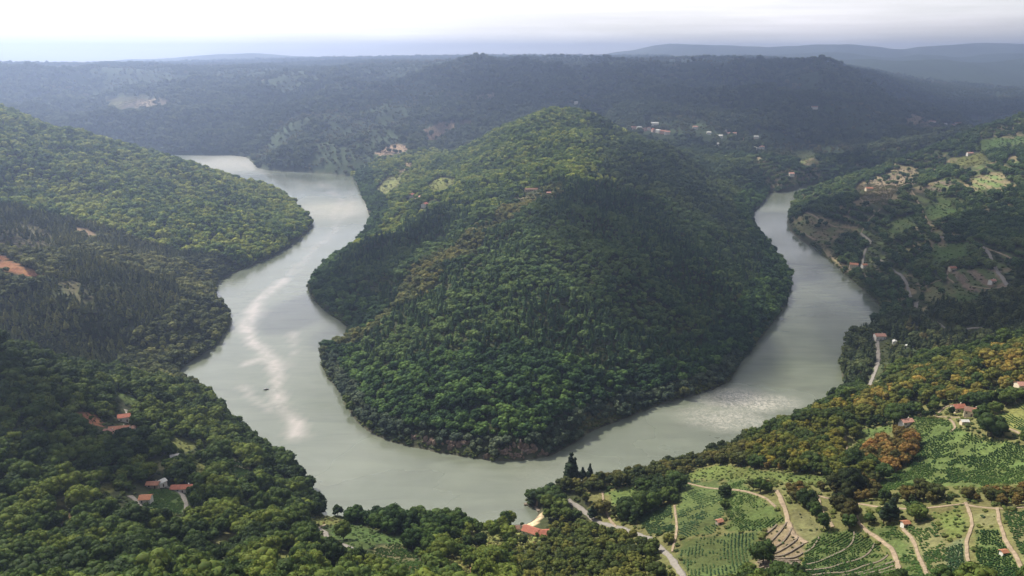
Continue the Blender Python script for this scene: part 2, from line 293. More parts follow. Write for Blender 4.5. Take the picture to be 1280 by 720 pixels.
# ------------------------------------------------------------------ what grows where (traced on the photo, laid on the ground)
# kind, ground colour, points.  kinds: grass, vine, dirt, heath, terrace, sand
GRASS = (0.068, 0.112, 0.03); GRASS2 = (0.095, 0.135, 0.034); DIRT = (0.33, 0.235, 0.15); REDDIRT = (0.36, 0.17, 0.09)
TAN = (0.135, 0.135, 0.062); HEATH = (0.085, 0.078, 0.045); VSOIL = (0.055, 0.09, 0.026); SAND = (0.55, 0.42, 0.28); OLIVE = (0.14, 0.15, 0.045)
FIELDS = [
 ('sand', SAND, [(634, 655), (655, 656), (668, 649), (673, 638), (679, 636), (684, 648), (690, 658), (668, 661), (640, 659)], 0),
 ('grass', GRASS, [(1070, 536), (1114, 531), (1114, 540), (1076, 549)], 0),
 ('vine', GRASS, [(1134, 520), (1187, 526), (1197, 535), (1232, 548), (1280, 556), (1330, 560), (1330, 606), (1280, 604), (1215, 609), (1138, 609), (1100, 616), (1100, 602), (1131, 585), (1145, 564), (1145, 540)], 8),
 ('vine', OLIVE, [(1238, 524), (1280, 501), (1330, 490), (1330, 548), (1280, 540), (1258, 532)], 75),
 ('grass', GRASS2, [(846, 598), (870, 586), (895, 581), (960, 588), (1020, 594), (1060, 600), (1020, 604), (954, 600), (900, 600)], 0),
 ('vine', VSOIL, [(846, 602), (900, 600), (906, 640), (892, 668), (848, 672)], 100),
 ('vine', GRASS, [(907, 600), (930, 600), (937, 612), (950, 620), (972, 640), (982, 650), (968, 657), (950, 664), (910, 664), (910, 640)], 48),
 ('vine', VSOIL, [(892, 671), (910, 667), (949, 667), (945, 692), (920, 722), (862, 722), (848, 690), (850, 675)], 70),
 ('vine', VSOIL, [(795, 646), (838, 630), (844, 664), (812, 668)], 20),
 ('grass', GRASS, [(757, 614), (791, 607), (800, 612), (777, 633), (765, 630)], 0),
 ('terrace', (0.21, 0.155, 0.105), [(960, 659), (985, 652), (1006, 678), (1000, 712), (947, 714), (945, 692)], 0),
 ('dirt', TAN, [(989, 637), (1006, 640), (1031, 660), (1010, 680), (992, 660)], 0),
 ('vine', VSOIL, [(1008, 682), (1035, 661), (1068, 664), (1095, 680), (1119, 700), (1119, 724), (1000, 724)], 35),
 ('vine', VSOIL, [(1078, 660), (1117, 656), (1156, 700), (1160, 724), (1130, 724), (1124, 700), (1100, 674)], -40),
 ('grass', GRASS2, [(1163, 642), (1204, 631), (1208, 664), (1187, 675)], 0),
 ('vine', TAN, [(1128, 661), (1160, 646), (1185, 678), (1177, 724), (1150, 724)], -50),
 ('dirt', TAN, [(1217, 640), (1243, 640), (1246, 657), (1219, 659)], 0),
 ('vine', VSOIL, [(1219, 663), (1246, 663), (1276, 713), (1276, 724), (1222, 724)], 15),
 ('vine', TAN, [(1253, 641), (1330, 637), (1330, 724), (1285, 712)], -60),
 ('vine', (0.11, 0.14, 0.075), [(1184, 680), (1206, 673), (1209, 724), (1180, 724)], 15),
 ('grass', GRASS, [(411, 656), (452, 655), (480, 667), (508, 672), (505, 681), (474, 680), (461, 688), (433, 683), (416, 669)], 0),
 ('vine', TAN, [(462, 688), (496, 678), (517, 692), (530, 708), (520, 716), (480, 706)], 30),
 ('shrub', (0.17, 0.17, 0.05), [(505, 713), (564, 694), (590, 696), (600, 724), (492, 724)], 0),
 ('grass', OLIVE, [(380, 648), (408, 644), (440, 652), (408, 658), (385, 656)], 0),
 ('shrub', OLIVE, [(556, 668), (600, 664), (640, 664), (700, 668), (640, 690), (600, 690)], 0),
 ('grass', OLIVE, [(236, 584), (252, 578), (262, 588), (246, 596)], 0), ('heath', TAN, [(60, 622), (84, 618), (92, 630), (70, 636)], 0), ('grass', OLIVE, [(120, 606), (140, 602), (146, 612), (126, 618)], 0), ('heath', TAN, [(196, 576), (212, 580), (206, 590), (192, 586)], 0), ('grass', GRASS, [(306, 626), (330, 620), (340, 632), (316, 640)], 0), ('heath', (0.2, 0.13, 0.08), [(72, 640), (86, 640), (88, 650), (76, 652)], 0), ('grass', OLIVE, [(340, 694), (366, 688), (376, 700), (350, 706)], 0),
 ('grass', GRASS2, [(142, 489), (160, 493), (177, 503), (167, 511), (149, 501)], 0),
 ('vine', GRASS, [(188, 612), (222, 612), (232, 622), (230, 644), (190, 640), (182, 634)], 10),
 ('vine', TAN, [(286, 578), (300, 572), (312, 588), (310, 600), (292, 598)], 10),
 ('dirt', TAN, [(262, 676), (299, 660), (304, 668), (271, 684)], 0),
 ('grass', OLIVE, [(205, 540), (228, 548), (250, 556), (236, 566), (214, 556)], 0),
 ('heath', REDDIRT, [(100, 515), (118, 518), (130, 533), (112, 534)], 0), ('heath', REDDIRT, [(84, 570), (104, 566), (100, 577), (86, 580)], 0),
 ('heath', REDDIRT, [(178, 556), (192, 560), (192, 568), (180, 566)], 0), ('heath', REDDIRT, [(180, 640), (188, 636), (192, 648), (184, 650)], 0),
 ('dirt', REDDIRT, [(-60, 312), (0, 317), (14, 326), (52, 342), (40, 347), (0, 337), (-60, 330)], 0),
 ('heath', HEATH, [(-160, 270), (0, 277), (45, 281), (66, 296), (60, 312), (30, 322), (0, 314), (-160, 308)], 0),
 ('dirt', (0.3, 0.21, 0.14), [(88, 283), (108, 285), (122, 294), (112, 296)], 0),
 ('heath', HEATH, [(70, 350), (96, 352), (120, 372), (104, 384), (84, 370)], 0),
 ('heath', TAN, [(989, 282), (1006, 266), (1065, 283), (1044, 296), (1044, 318), (1017, 300)], 0),
 ('heath', (0.22, 0.18, 0.11), [(1020, 303), (1046, 322), (1072, 342), (1060, 343), (1034, 322)], 0),
 ('vine', (0.2, 0.16, 0.10), [(1066, 232), (1128, 232), (1102, 261), (1074, 246)], 0),
 ('heath', (0.24, 0.19, 0.13), [(1072, 230), (1100, 219), (1136, 208), (1152, 218), (1139, 232)], 0),
 ('heath', (0.22, 0.175, 0.13), [(1152, 235), (1175, 224), (1193, 228), (1180, 240)], 0),
 ('grass', GRASS, [(1155, 261), (1183, 244), (1197, 265), (1162, 276)], 0), ('grass', GRASS, [(1114, 275), (1138, 268), (1145, 282), (1107, 298)], 0),
 ('grass', GRASS, [(1162, 306), (1211, 303), (1211, 320), (1162, 331)], 0), ('terrace', (0.25, 0.19, 0.14), [(1183, 338), (1249, 338), (1256, 358), (1218, 364), (1183, 353)], 0),
 ('grass', GRASS, [(1220, 175), (1280, 169), (1330, 168), (1330, 176), (1280, 178), (1225, 188)], 0), ('grass', OLIVE, [(1185, 200), (1225, 190), (1240, 204), (1200, 210)], 0),
 ('heath', TAN, [(1150, 360), (1186, 356), (1200, 368), (1160, 378)], 0), ('grass', GRASS, [(1190, 366), (1225, 364), (1225, 374), (1196, 376)], 0),
 ('grass', (0.11, 0.15, 0.05), [(1210, 225), (1250, 215), (1262, 232), (1220, 240)], 0),
 ('heath', (0.3, 0.21, 0.15), [(464, 193), (480, 184), (494, 179), (514, 182), (508, 190), (486, 194)], 0),
 ('heath', (0.3, 0.21, 0.15), [(529, 162), (545, 155), (566, 152), (571, 157), (545, 174), (536, 176)], 0),
 ('heath', (0.22, 0.17, 0.12), [(591, 121), (618, 116), (620, 121), (596, 126)], 0), ('heath', (0.2, 0.15, 0.11), [(575, 150), (592, 150), (586, 158), (572, 158)], 0),
 ('heath', (0.34, 0.26, 0.15), [(496, 210), (508, 202), (517, 204), (510, 214), (500, 217)], 0),
 ('grass', (0.16, 0.17, 0.06), [(470, 236), (484, 222), (504, 218), (500, 230), (482, 244)], 0), ('grass', (0.17, 0.19, 0.05), [(534, 232), (548, 222), (572, 224), (556, 238), (540, 240)], 0),
 ('heath', (0.16, 0.14, 0.07), [(640, 247), (672, 241), (684, 243), (660, 250), (644, 252)], 0),
 ('grass', (0.13, 0.12, 0.055), [(130, 124), (180, 118), (196, 128), (150, 138)], 0), ('heath', (0.3, 0.24, 0.15), [(312, 98), (332, 97), (332, 101), (314, 102)], 0),
 ('heath', (0.26, 0.2, 0.14), [(1130, 148), (1150, 140), (1168, 152), (1200, 160), (1160, 160), (1136, 162)], 0),
 ('grass', (0.14, 0.16, 0.06), [(994, 190), (1014, 188), (1024, 204), (1000, 206)], 0), ('grass', (0.2, 0.2, 0.1), [(840, 70), (900, 69), (902, 73), (842, 74)], 0),
 ('heath', (0.26, 0.2, 0.15), [(150, 130), (200, 122), (215, 130), (170, 136)], 0), ('heath', (0.2, 0.17, 0.1), [(1120, 84), (1180, 78), (1240, 82), (1180, 88)], 0),
]
# width, material, points
ROADS = [
 ('dirt_path', 1.5, 'dirt', [(1006, 616), (1030, 622), (1060, 628), (1100, 634), (1150, 636), (1207, 630)]), ('dirt_path', 1.5, 'dirt', [(1207, 631), (1246, 636), (1290, 634)]), ('dirt_path', 1.5, 'dirt', [(860, 604), (910, 612), (950, 620), (972, 636)]),
 ('dirt_path', 2.1, 'dirt', [(1044, 296), (1020, 300), (1000, 290)]), ('dirt_path', 2.1, 'dirt', [(1100, 262), (1086, 275), (1076, 292)]), ('dirt_path', 2.1, 'dirt', [(1128, 232), (1150, 258)]), ('dirt_path', 2.1, 'dirt', [(1159, 275), (1166, 296)]), ('dirt_path', 2.0, 'dirt', [(1186, 200), (1210, 212), (1240, 206)]), ('dirt_path', 2.1, 'dirt', [(1152, 360), (1176, 350), (1186, 340)]),
 ('dirt_path', 2.7, 'dirt', [(970, 613), (977, 626), (982, 638), (985, 651), (992, 668), (1008, 679)]), ('dirt_path', 1.6, 'dirt', [(1004, 616), (1022, 622), (1027, 637), (1041, 659)]),
 ('dirt_path', 2.0, 'dirt', [(1060, 628), (1067, 634), (1074, 654), (1100, 675), (1120, 698), (1125, 730)]), ('dirt_path', 1.5, 'dirt', [(1207, 628), (1215, 655), (1208, 678), (1211, 706), (1220, 730)]),
 ('dirt_path', 1.5, 'dirt', [(1246, 635), (1253, 664), (1276, 708), (1290, 724)]), ('dirt_path', 1.7, 'dirt', [(1234, 521), (1253, 532), (1280, 545), (1310, 556)]),
 ('dirt_path', 1.5, 'dirt', [(1142, 505), (1149, 515), (1170, 521), (1208, 522)]), ('dirt_path', 1.5, 'dirt', [(1168, 520), (1180, 510), (1190, 507)]), ('dirt_path', 1.5, 'dirt', [(1121, 536), (1127, 530), (1136, 527)]),
 ('dirt_path', 1.5, 'dirt', [(1187, 524), (1194, 534), (1188, 540)]), ('dirt_path', 1.5, 'dirt', [(1055, 538), (1058, 558), (1062, 575)]), ('dirt_path', 1.5, 'dirt', [(1128, 661), (1145, 684), (1160, 720)]), ('dirt_path', 1.5, 'dirt', [(843, 632), (846, 660), (840, 690)]),
 ('road', 3.7, 'paved', [(709, 626), (729, 638), (746, 652), (767, 658), (795, 667), (819, 678), (840, 699), (856, 724), (862, 736)]), ('dirt_path', 1.6, 'dirt', [(753, 615), (755, 630), (761, 647), (770, 659)]),
 ('road', 3.4, 'paved', [(396, 660), (406, 665), (411, 675), (425, 680), (446, 689), (461, 697), (480, 708)]), ('dirt_path', 1.6, 'dirt', [(411, 677), (425, 688), (440, 696)]), ('dirt_path', 1.5, 'dirt', [(396, 660), (408, 656)]),
 ('road', 2.9, 'paved', [(218, 612), (227, 618), (233, 630), (232, 641)]), ('road', 3.2, 'paved', [(162, 620), (170, 626), (176, 636), (179, 646)]), ('road', 2.9, 'paved', [(280, 704), (288, 712), (296, 724)]),
 ('road', 2.4, 'paved', [(192, 606), (205, 608), (218, 612)]), ('road', 2.4, 'paved', [(157, 512), (161, 522), (168, 530)]), ('dirt_path', 1.5, 'dirt', [(671, 633), (672, 624), (676, 614)]),
 ('dirt_path', 1.6, 'dirt', [(-60, 304), (0, 304), (60, 303)]),
 ('dirt_path', 2.5, 'dirt', [(1006, 265), (1034, 279), (1072, 284)]), ('dirt_path', 1.9, 'dirt', [(1065, 243), (1080, 254), (1094, 265)]), ('road', 3.6, 'paved', [(1076, 292), (1088, 302), (1081, 315), (1078, 332)]),
 ('road', 3.6, 'paved', [(1094, 321), (1114, 336), (1131, 350), (1138, 372)]), ('road', 4.8, 'paved', [(1145, 378), (1147, 397), (1169, 403), (1182, 413)]),
 ('road', 4.0, 'paved', [(1166, 296), (1208, 301), (1232, 312), (1242, 331), (1259, 357)]), ('dirt_path', 1.9, 'dirt', [(1259, 358), (1236, 361), (1214, 358)]), ('dirt_path', 1.9, 'dirt', [(1232, 310), (1267, 325), (1300, 330)]), ('dirt_path', 1.9, 'dirt', [(1150, 258), (1159, 275)]),
 ('dirt_path', 1.9, 'dirt', [(1186, 336), (1184, 346), (1192, 354)]),
 ('road', 4.0, 'paved', [(1096, 424), (1098, 440), (1097, 455), (1089, 477), (1083, 490)]), ('road', 3.6, 'paved', [(1197, 420), (1203, 413), (1218, 410), (1228, 410)]),
]
PEN = [P(x, y, 0)[:2] for x, y in INN] + [(-420, 2500), (0, 2700), (600, 2500)]
Z_ORANGE = [(1090, 492), (1130, 470), (1200, 452), (1280, 430), (1400, 400), (1400, 478), (1280, 492), (1235, 505), (1160, 505), (1140, 515), (1128, 525), (1098, 528), (1060, 522), (1060, 505)]
Z_OLIVE = [(930, 556), (1000, 530), (1060, 505), (1095, 528), (1070, 545), (1064, 560), (1060, 590), (1100, 605), (1060, 606), (1000, 596), (930, 584)]
Z_CLUMP = [(1082, 545), (1104, 534), (1132, 538), (1148, 560), (1140, 580), (1100, 600), (1080, 580)]
Z_BAND = [(930, 598), (960, 586), (1010, 594), (1060, 600), (1100, 604), (1106, 620), (1080, 634), (1028, 640), (1000, 630), (972, 612), (940, 616)]
Z_BAND2 = [(1106, 610), (1150, 608), (1200, 606), (1215, 612), (1280, 604), (1340, 602), (1340, 634), (1260, 634), (1180, 634), (1110, 632)]
Z_DARK = [(1028, 612), (1068, 612), (1074, 650), (1060, 660), (1030, 650)]
Z_CENTRE = [(400, 655), (450, 640), (560, 628), (620, 640), (640, 664), (600, 664), (560, 668), (540, 700), (505, 690), (470, 664)]
Z_MIDR = [(680, 600), (760, 585), (930, 556), (930, 590), (846, 600), (800, 612), (770, 660), (700, 625)]
def lerp(a, b, t): return a + (b - a) * t
SPECIES = {'broadleaf': 0, 'pine': 1, 'bush': 2}
def terraced(X, Y, Z):            # cut terraces on the right-hand valley side: narrow open strips along the contours
    return (Y > 1000) & (Y < 2350) & (X > 0) & (fbm(X / 110, Y / 130, 26, 3) > -.1) & (np.mod(Z + 2 * fbm(X / 40, Y / 40, 29, 2), 8.0) < 4.4)
def classify(X, Y, Z, d, rng):
    """per point: tint (n,3), species, height in metres, keep probability"""
    n = len(X); px, py, f = project(X, Y, Z)
    jx = px + 4 * fbm(X / 14, Y / 14, 3, 2); jy = py + 2.5 * fbm(X / 14 + 9, Y / 14, 4, 2)
    tint = np.zeros((n, 3)); sp = np.zeros(n, int); hh = np.full(n, 10.0); keep = np.where(fbm(X / 19, Y / 19, 25, 3) > .36, .35, 0.96); hh = hh * (1 + .3 * fbm(X / 38, Y / 38, 24, 3))
    lo = fbm(X / 160, Y / 160, 21, 4)[:, None]; hi = fbm(X / 26, Y / 26, 22, 2)[:, None]; rnd = rng.random((n, 1))
    A = np.array
    def paint(m, dark, mid, light, bias=0.0):
        t = np.clip(0.5 + bias + 0.6 * lo + 0.6 * hi + (rnd - 0.5) * 0.9, 0, 1)
        col = np.where(t < 0.5, lerp(A(dark), A(mid), t * 2), lerp(A(mid), A(light), t * 2 - 1))
        tint[m] = col[m]
    pen = inpoly(X, Y, PEN); D = Y
    paint(np.ones(n, bool), (0.026, 0.05, 0.016), (0.045, 0.085, 0.022), (0.085, 0.13, 0.03))
    ml = (X < 0) & ~pen & (D > 790) & (D < 1320); bl = (X < 0) & ~pen & (D >= 1320) & (D < 2400)
    mr = (X > 0) & ~pen & (D > 775) & (D < 2400); far = ~pen & (D >= 2400)
    paint(ml, (0.05, 0.066, 0.026), (0.105, 0.125, 0.045), (0.19, 0.195, 0.065)); sp[ml] = 1; hh[ml] = 10
    m = ml & ((d < 60) | (lo[:, 0] > 0.25)); sp[m] = 0; hh[m] = 8
    paint(bl, (0.045, 0.092, 0.022), (0.145, 0.205, 0.038), (0.29, 0.32, 0.06), 0.04); hh[bl] = 10; keep[bl] *= .85
    paint(mr, (0.038, 0.072, 0.026), (0.072, 0.122, 0.038), (0.135, 0.175, 0.055)); hh[mr] = 9.5; m = mr & terraced(X, Y, Z); keep[m] = .12; hh[m] = 6
    m = mr & (D < 1020); paint(m, (0.04, 0.06, 0.027), (0.068, 0.092, 0.036), (0.115, 0.135, 0.05)); sp[m & (rnd[:, 0] < .7)] = 1
    m = mr & (px > 1100) & (px < 1190) & (py > 410) & (py < 450) & (hi[:, 0] > 0); paint(m, (0.06, 0.08, 0.03), (0.12, 0.13, 0.045), (0.17, 0.15, 0.06))
    paint(far, (0.042, 0.068, 0.034), (0.075, 0.105, 0.042), (0.15, 0.165, 0.06)); hh[far] = 15; tint[far] = .5 * tint[far] + .5 * A((0.078, 0.105, 0.043)); m = far & (fbm(X / 260, Y / 300, 27, 4) > .22); keep[m] = .4; hh[m] = 10; paint(m, (0.07, 0.09, 0.04), (0.11, 0.12, 0.05), (0.16, 0.15, 0.07))
    # peninsula
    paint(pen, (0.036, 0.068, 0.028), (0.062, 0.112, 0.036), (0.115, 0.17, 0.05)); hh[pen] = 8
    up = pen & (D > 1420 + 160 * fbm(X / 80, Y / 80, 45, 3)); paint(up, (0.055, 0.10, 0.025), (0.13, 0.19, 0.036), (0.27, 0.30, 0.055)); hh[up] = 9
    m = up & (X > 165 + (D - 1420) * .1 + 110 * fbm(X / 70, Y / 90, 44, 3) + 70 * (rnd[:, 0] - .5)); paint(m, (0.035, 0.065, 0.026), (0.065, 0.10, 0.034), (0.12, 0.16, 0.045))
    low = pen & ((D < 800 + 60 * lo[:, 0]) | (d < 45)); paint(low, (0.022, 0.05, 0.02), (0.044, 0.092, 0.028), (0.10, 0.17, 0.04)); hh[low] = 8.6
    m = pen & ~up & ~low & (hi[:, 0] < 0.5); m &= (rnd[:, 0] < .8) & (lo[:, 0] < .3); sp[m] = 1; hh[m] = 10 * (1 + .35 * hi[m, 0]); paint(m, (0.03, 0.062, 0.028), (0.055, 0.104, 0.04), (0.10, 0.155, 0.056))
    ridge = pen & (segdist(X, Y, [P(690, 240, 122)[:2], P(600, 292, 94)[:2], P(520, 362, 62)[:2], P(440, 428, 14)[:2]], False) < 26 + 34 * fbm(X / 45, Y / 45, 28, 3) + 10 * (rnd[:, 0] - .5))
    paint(ridge, (0.06, 0.08, 0.03), (0.12, 0.14, 0.045), (0.2, 0.19, 0.06)); sp[ridge] = 0; hh[ridge] = 7.5; keep[ridge] = 0.85
    m = pen & (d < 16) & (D < 900); paint(m, (0.045, 0.07, 0.045), (0.075, 0.105, 0.06), (0.11, 0.14, 0.08)); hh[m] = 7
    # foreground
    pz = ~pen & (D <= 790)
    near = ~pen & (D <= 790)
    m = near & (X < 0); paint(m, (0.026, 0.052, 0.015), (0.055, 0.10, 0.022), (0.115, 0.165, 0.03))
    m = near & (X < 0) & (py < 560); paint(m, (0.026, 0.052, 0.016), (0.052, 0.094, 0.023), (0.105, 0.155, 0.032)); hh[m] = 8.5
    m = near & inpoly(px, py, Z_CENTRE); paint(m, (0.018, 0.045, 0.012), (0.036, 0.078, 0.018), (0.06, 0.11, 0.025)); hh[m] = 10
    m = near & (px > 640) & (py > 655) & (px < 850); paint(m, (0.035, 0.055, 0.016), (0.07, 0.105, 0.025), (0.13, 0.15, 0.035)); hh[m] = 6.5
    m = near & inpoly(jx, jy, Z_MIDR); paint(m, (0.03, 0.05, 0.018), (0.065, 0.085, 0.024), (0.12, 0.12, 0.035)); hh[m] = 8
    m = near & inpoly(jx, jy, Z_OLIVE); paint(m, (0.04, 0.07, 0.016), (0.10, 0.125, 0.022), (0.19, 0.175, 0.03)); hh[m] = 9
    m = near & inpoly(jx, jy, Z_ORANGE); paint(m, (0.045, 0.08, 0.02), (0.115, 0.14, 0.03), (0.27, 0.21, 0.05)); hh[m] = 9
    m = near & inpoly(jx, jy, Z_CLUMP); paint(m, (0.06, 0.07, 0.022), (0.16, 0.12, 0.035), (0.26, 0.155, 0.05)); hh[m] = 8.5
    m = near & (inpoly(jx, jy, Z_BAND) | inpoly(jx, jy, Z_BAND2)); paint(m, (0.04, 0.06, 0.018), (0.10, 0.09, 0.028), (0.19, 0.13, 0.04)); hh[m] = 7
    m = near & inpoly(jx, jy, Z_DARK); paint(m, (0.02, 0.035, 0.012), (0.05, 0.055, 0.018), (0.10, 0.075, 0.025)); hh[m] = 11
    tint[pz] *= (0.98, 0.88, 0.78); far2 = ~pen & (D > 4300); hh[far2] = 9
    return tint, sp, hh, keep, px, py
# ------------------------------------------------------------------ mesh and material helpers
def mesh_np(name, V, F, k, smooth=False):
    V = np.asarray(V, 'f4'); F = np.asarray(F, 'i4')
    me = bpy.data.meshes.new(name); me.vertices.add(len(V)); me.vertices.foreach_set('co', V.ravel())
    me.loops.add(F.size); me.loops.foreach_set('vertex_index', F.ravel())
    me.polygons.add(len(F)); me.polygons.foreach_set('loop_start', (np.arange(len(F)) * k).astype('i4')); me.polygons.foreach_set('loop_total', np.full(len(F), k, 'i4'))
    if smooth: me.polygons.foreach_set('use_smooth', np.ones(len(F), bool))
    me.update(calc_edges=True); me.validate(); return me
def mesh_py(name, V, F):
    me = bpy.data.meshes.new(name); me.from_pydata([tuple(map(float, v)) for v in V], [], [tuple(f) for f in F]); me.update(); return me
def add_attr(me, name, typ, data, dom='POINT'):
    a = me.attributes.new(name, typ, dom)
    key = {'FLOAT': 'value', 'INT': 'value', 'FLOAT_VECTOR': 'vector', 'FLOAT_COLOR': 'color'}[typ]
    a.data.foreach_set(key, np.asarray(data, 'i4' if typ == 'INT' else 'f4').ravel())
def link(o, parent=None):
    COL.objects.link(o)
    if parent is not None: o.parent = parent
    return o
def tag(o, label=None, cat=None, group=None, kind=None):
    if label: o['label'] = label
    if cat: o['category'] = cat
    if group: o['group'] = group
    if kind: o['kind'] = kind
    return o
def obj(name, me, mat=None, parent=None, loc=None, rz=0.0):
    o = bpy.data.objects.new(name, me)
    if mat is not None and not me.materials: me.materials.append(mat)
    if loc is not None: o.location = loc
    o.rotation_euler[2] = rz
    return link(o, parent)
def empty(name, loc, rz=0.0):
    o = bpy.data.objects.new(name, None); o.location = loc; o.rotation_euler[2] = rz; o.empty_display_size = 1
    return link(o)
class Mat:
    def __init__(s, name):
        s.m = bpy.data.materials.new(name); s.m.use_nodes = True; s.t = s.m.node_tree; s.t.nodes.clear()
        s.out = s.n('ShaderNodeOutputMaterial')
    def n(s, t, **k):
        x = s.t.nodes.new(t)
        for a, b in k.items(): setattr(x, a, b)
        return x
    def l(s, a, b): s.t.links.new(a, b)
    def noise(s, scale, detail=4, rough=0.55, vec=None, dist=0.0):
        x = s.n('ShaderNodeTexNoise'); x.inputs['Scale'].default_value = scale; x.inputs['Detail'].default_value = detail; x.inputs['Roughness'].default_value = rough; x.inputs['Distortion'].default_value = dist
        if vec is not None: s.l(vec, x.inputs['Vector'])
        return x.outputs['Fac']
    def rng(s, v, a, b, c, d):
        x = s.n('ShaderNodeMapRange'); s.l(v, x.inputs['Value'])
        for i, q in zip(('From Min', 'From Max', 'To Min', 'To Max'), (a, b, c, d)): x.inputs[i].default_value = q
        return x.outputs['Result']
    def mul(s, col, fac):
        x = s.n('ShaderNodeVectorMath', operation='SCALE'); s.l(col, x.inputs[0]); s.l(fac, x.inputs['Scale']); return x.outputs['Vector']
    def mix(s, f, a, b):
        x = s.n('ShaderNodeMix', data_type='RGBA')
        for i, q in ((0, f), (6, a), (7, b)):
            if isinstance(q, (int, float)): x.inputs[i].default_value = q
            elif isinstance(q, tuple): x.inputs[i].default_value = q if len(q) == 4 else q + (1,)
            else: s.l(q, x.inputs[i])
        return x.outputs[2]
    def pos(s): return s.n('ShaderNodeNewGeometry').outputs['Position']
    def objc(s): return s.n('ShaderNodeTexCoord').outputs['Object']
    def bsdf(s, col, rough=0.9, spec=0.2, bump=None, strength=0.5, dist=0.3):
        b = s.n('ShaderNodeBsdfPrincipled'); b.inputs['Specular IOR Level'].default_value = spec
        if isinstance(col, tuple): b.inputs['Base Color'].default_value = col + (1,)
        else: s.l(col, b.inputs['Base Color'])
        if isinstance(rough, (int, float)): b.inputs['Roughness'].default_value = rough
        else: s.l(rough, b.inputs['Roughness'])
        if bump is not None:
            u = s.n('ShaderNodeBump'); u.inputs['Strength'].default_value = strength; u.inputs['Distance'].default_value = dist
            s.l(bump, u.inputs['Height']); s.l(u.outputs['Normal'], b.inputs['Normal'])
        return b
    def done(s, sh): s.l(sh, s.out.inputs['Surface']); return s.m

# foliage: tint comes with each plant, leaf clumps vary a little among themselves, leaves let light through
def foliage(name, kind='INSTANCER', dry=0.0):
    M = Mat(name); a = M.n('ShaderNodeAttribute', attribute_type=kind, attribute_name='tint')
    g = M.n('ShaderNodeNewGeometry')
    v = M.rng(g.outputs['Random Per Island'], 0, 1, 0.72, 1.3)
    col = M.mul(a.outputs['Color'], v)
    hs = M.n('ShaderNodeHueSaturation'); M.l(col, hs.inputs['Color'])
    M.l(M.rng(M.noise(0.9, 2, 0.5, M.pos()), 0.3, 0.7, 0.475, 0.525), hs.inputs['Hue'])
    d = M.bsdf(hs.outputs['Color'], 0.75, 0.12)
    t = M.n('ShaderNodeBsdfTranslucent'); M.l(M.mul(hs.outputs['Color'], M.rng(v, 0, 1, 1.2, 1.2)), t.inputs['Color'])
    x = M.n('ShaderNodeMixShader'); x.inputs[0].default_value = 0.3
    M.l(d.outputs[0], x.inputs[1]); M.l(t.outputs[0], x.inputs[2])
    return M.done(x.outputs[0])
FOL = foliage('foliage')
def solid(name, col, var=0.25, scale=1.0, rough=0.9, spec=0.2, bump=0.3):
    M = Mat(name); n1 = M.noise(scale, 5, 0.6, M.objc())
    col2 = M.mul(M.mix(0.0, col, col), M.rng(n1, 0.25, 0.75, 1 - var, 1 + var))
    return M.done(M.bsdf(col2, rough, spec, n1, bump, 0.15).outputs[0])
BARK = solid('bark', (0.09, 0.07, 0.05), 0.4, 3.0)
STONE = solid('dry_stone', (0.18, 0.15, 0.115), 0.45, 2.2, bump=0.8)
ROCK = solid('granite', (0.17, 0.125, 0.10), 0.6, 0.35, bump=1.0)
def rtiles(name, col):
    M = Mat(name); co = M.objc()
    wv = M.n('ShaderNodeTexWave', wave_type='BANDS', bands_direction='X'); wv.inputs['Scale'].default_value = 1.3; wv.inputs['Distortion'].default_value = 0.4; M.l(co, wv.inputs['Vector'])
    n1 = M.noise(0.9, 5, 0.65, co)
    c2 = M.mul(M.mix(M.rng(n1, 0.35, 0.7, 0, 1), col, tuple(q * 0.62 for q in col)), M.rng(wv.outputs['Fac'], 0, 1, 0.82, 1.12))
    return M.done(M.bsdf(c2, 0.85, 0.2, wv.outputs['Fac'], 0.6, 0.08).outputs[0])
R_RED = rtiles('red_tiles', (0.40, 0.15, 0.10)); R_ORANGE = rtiles('orange_tiles', (0.42, 0.19, 0.11)); R_TERRA = rtiles('terracotta_tiles', (0.42, 0.2, 0.13)); R_BROWN = rtiles('brown_tiles', (0.24, 0.14, 0.10)); R_PINK = rtiles('pinkish_tiles', (0.5, 0.27, 0.21)); R_WHITE = solid('pale_sheet_roof', (0.52, 0.52, 0.49), 0.1, 0.6); R_GREY = solid('grey_sheet_roof', (0.3, 0.3, 0.3), 0.2, 0.6)
W_WHITE = solid('white_render', (0.62, 0.59, 0.54), 0.12, 0.5, bump=0.1); W_CREAM = solid('cream_render', (0.58, 0.5, 0.38), 0.15, 0.5, bump=0.1); W_STONE = solid('stone_wall', (0.33, 0.28, 0.22), 0.35, 1.5, bump=0.5); W_PINK = solid('pink_render', (0.55, 0.38, 0.32), 0.15, 0.5, bump=0.1)
GLASS = solid('dark_glass', (0.03, 0.035, 0.04), 0.1, 1, 0.15, 0.6, 0.0); WOOD = solid('dark_wood', (0.10, 0.06, 0.035), 0.3, 2)
ROADM = {'paved': solid('worn_asphalt', (0.19, 0.175, 0.155), 0.2, 0.35), 'dirt': solid('bare_earth', (0.225, 0.175, 0.12), 0.4, 0.3)}

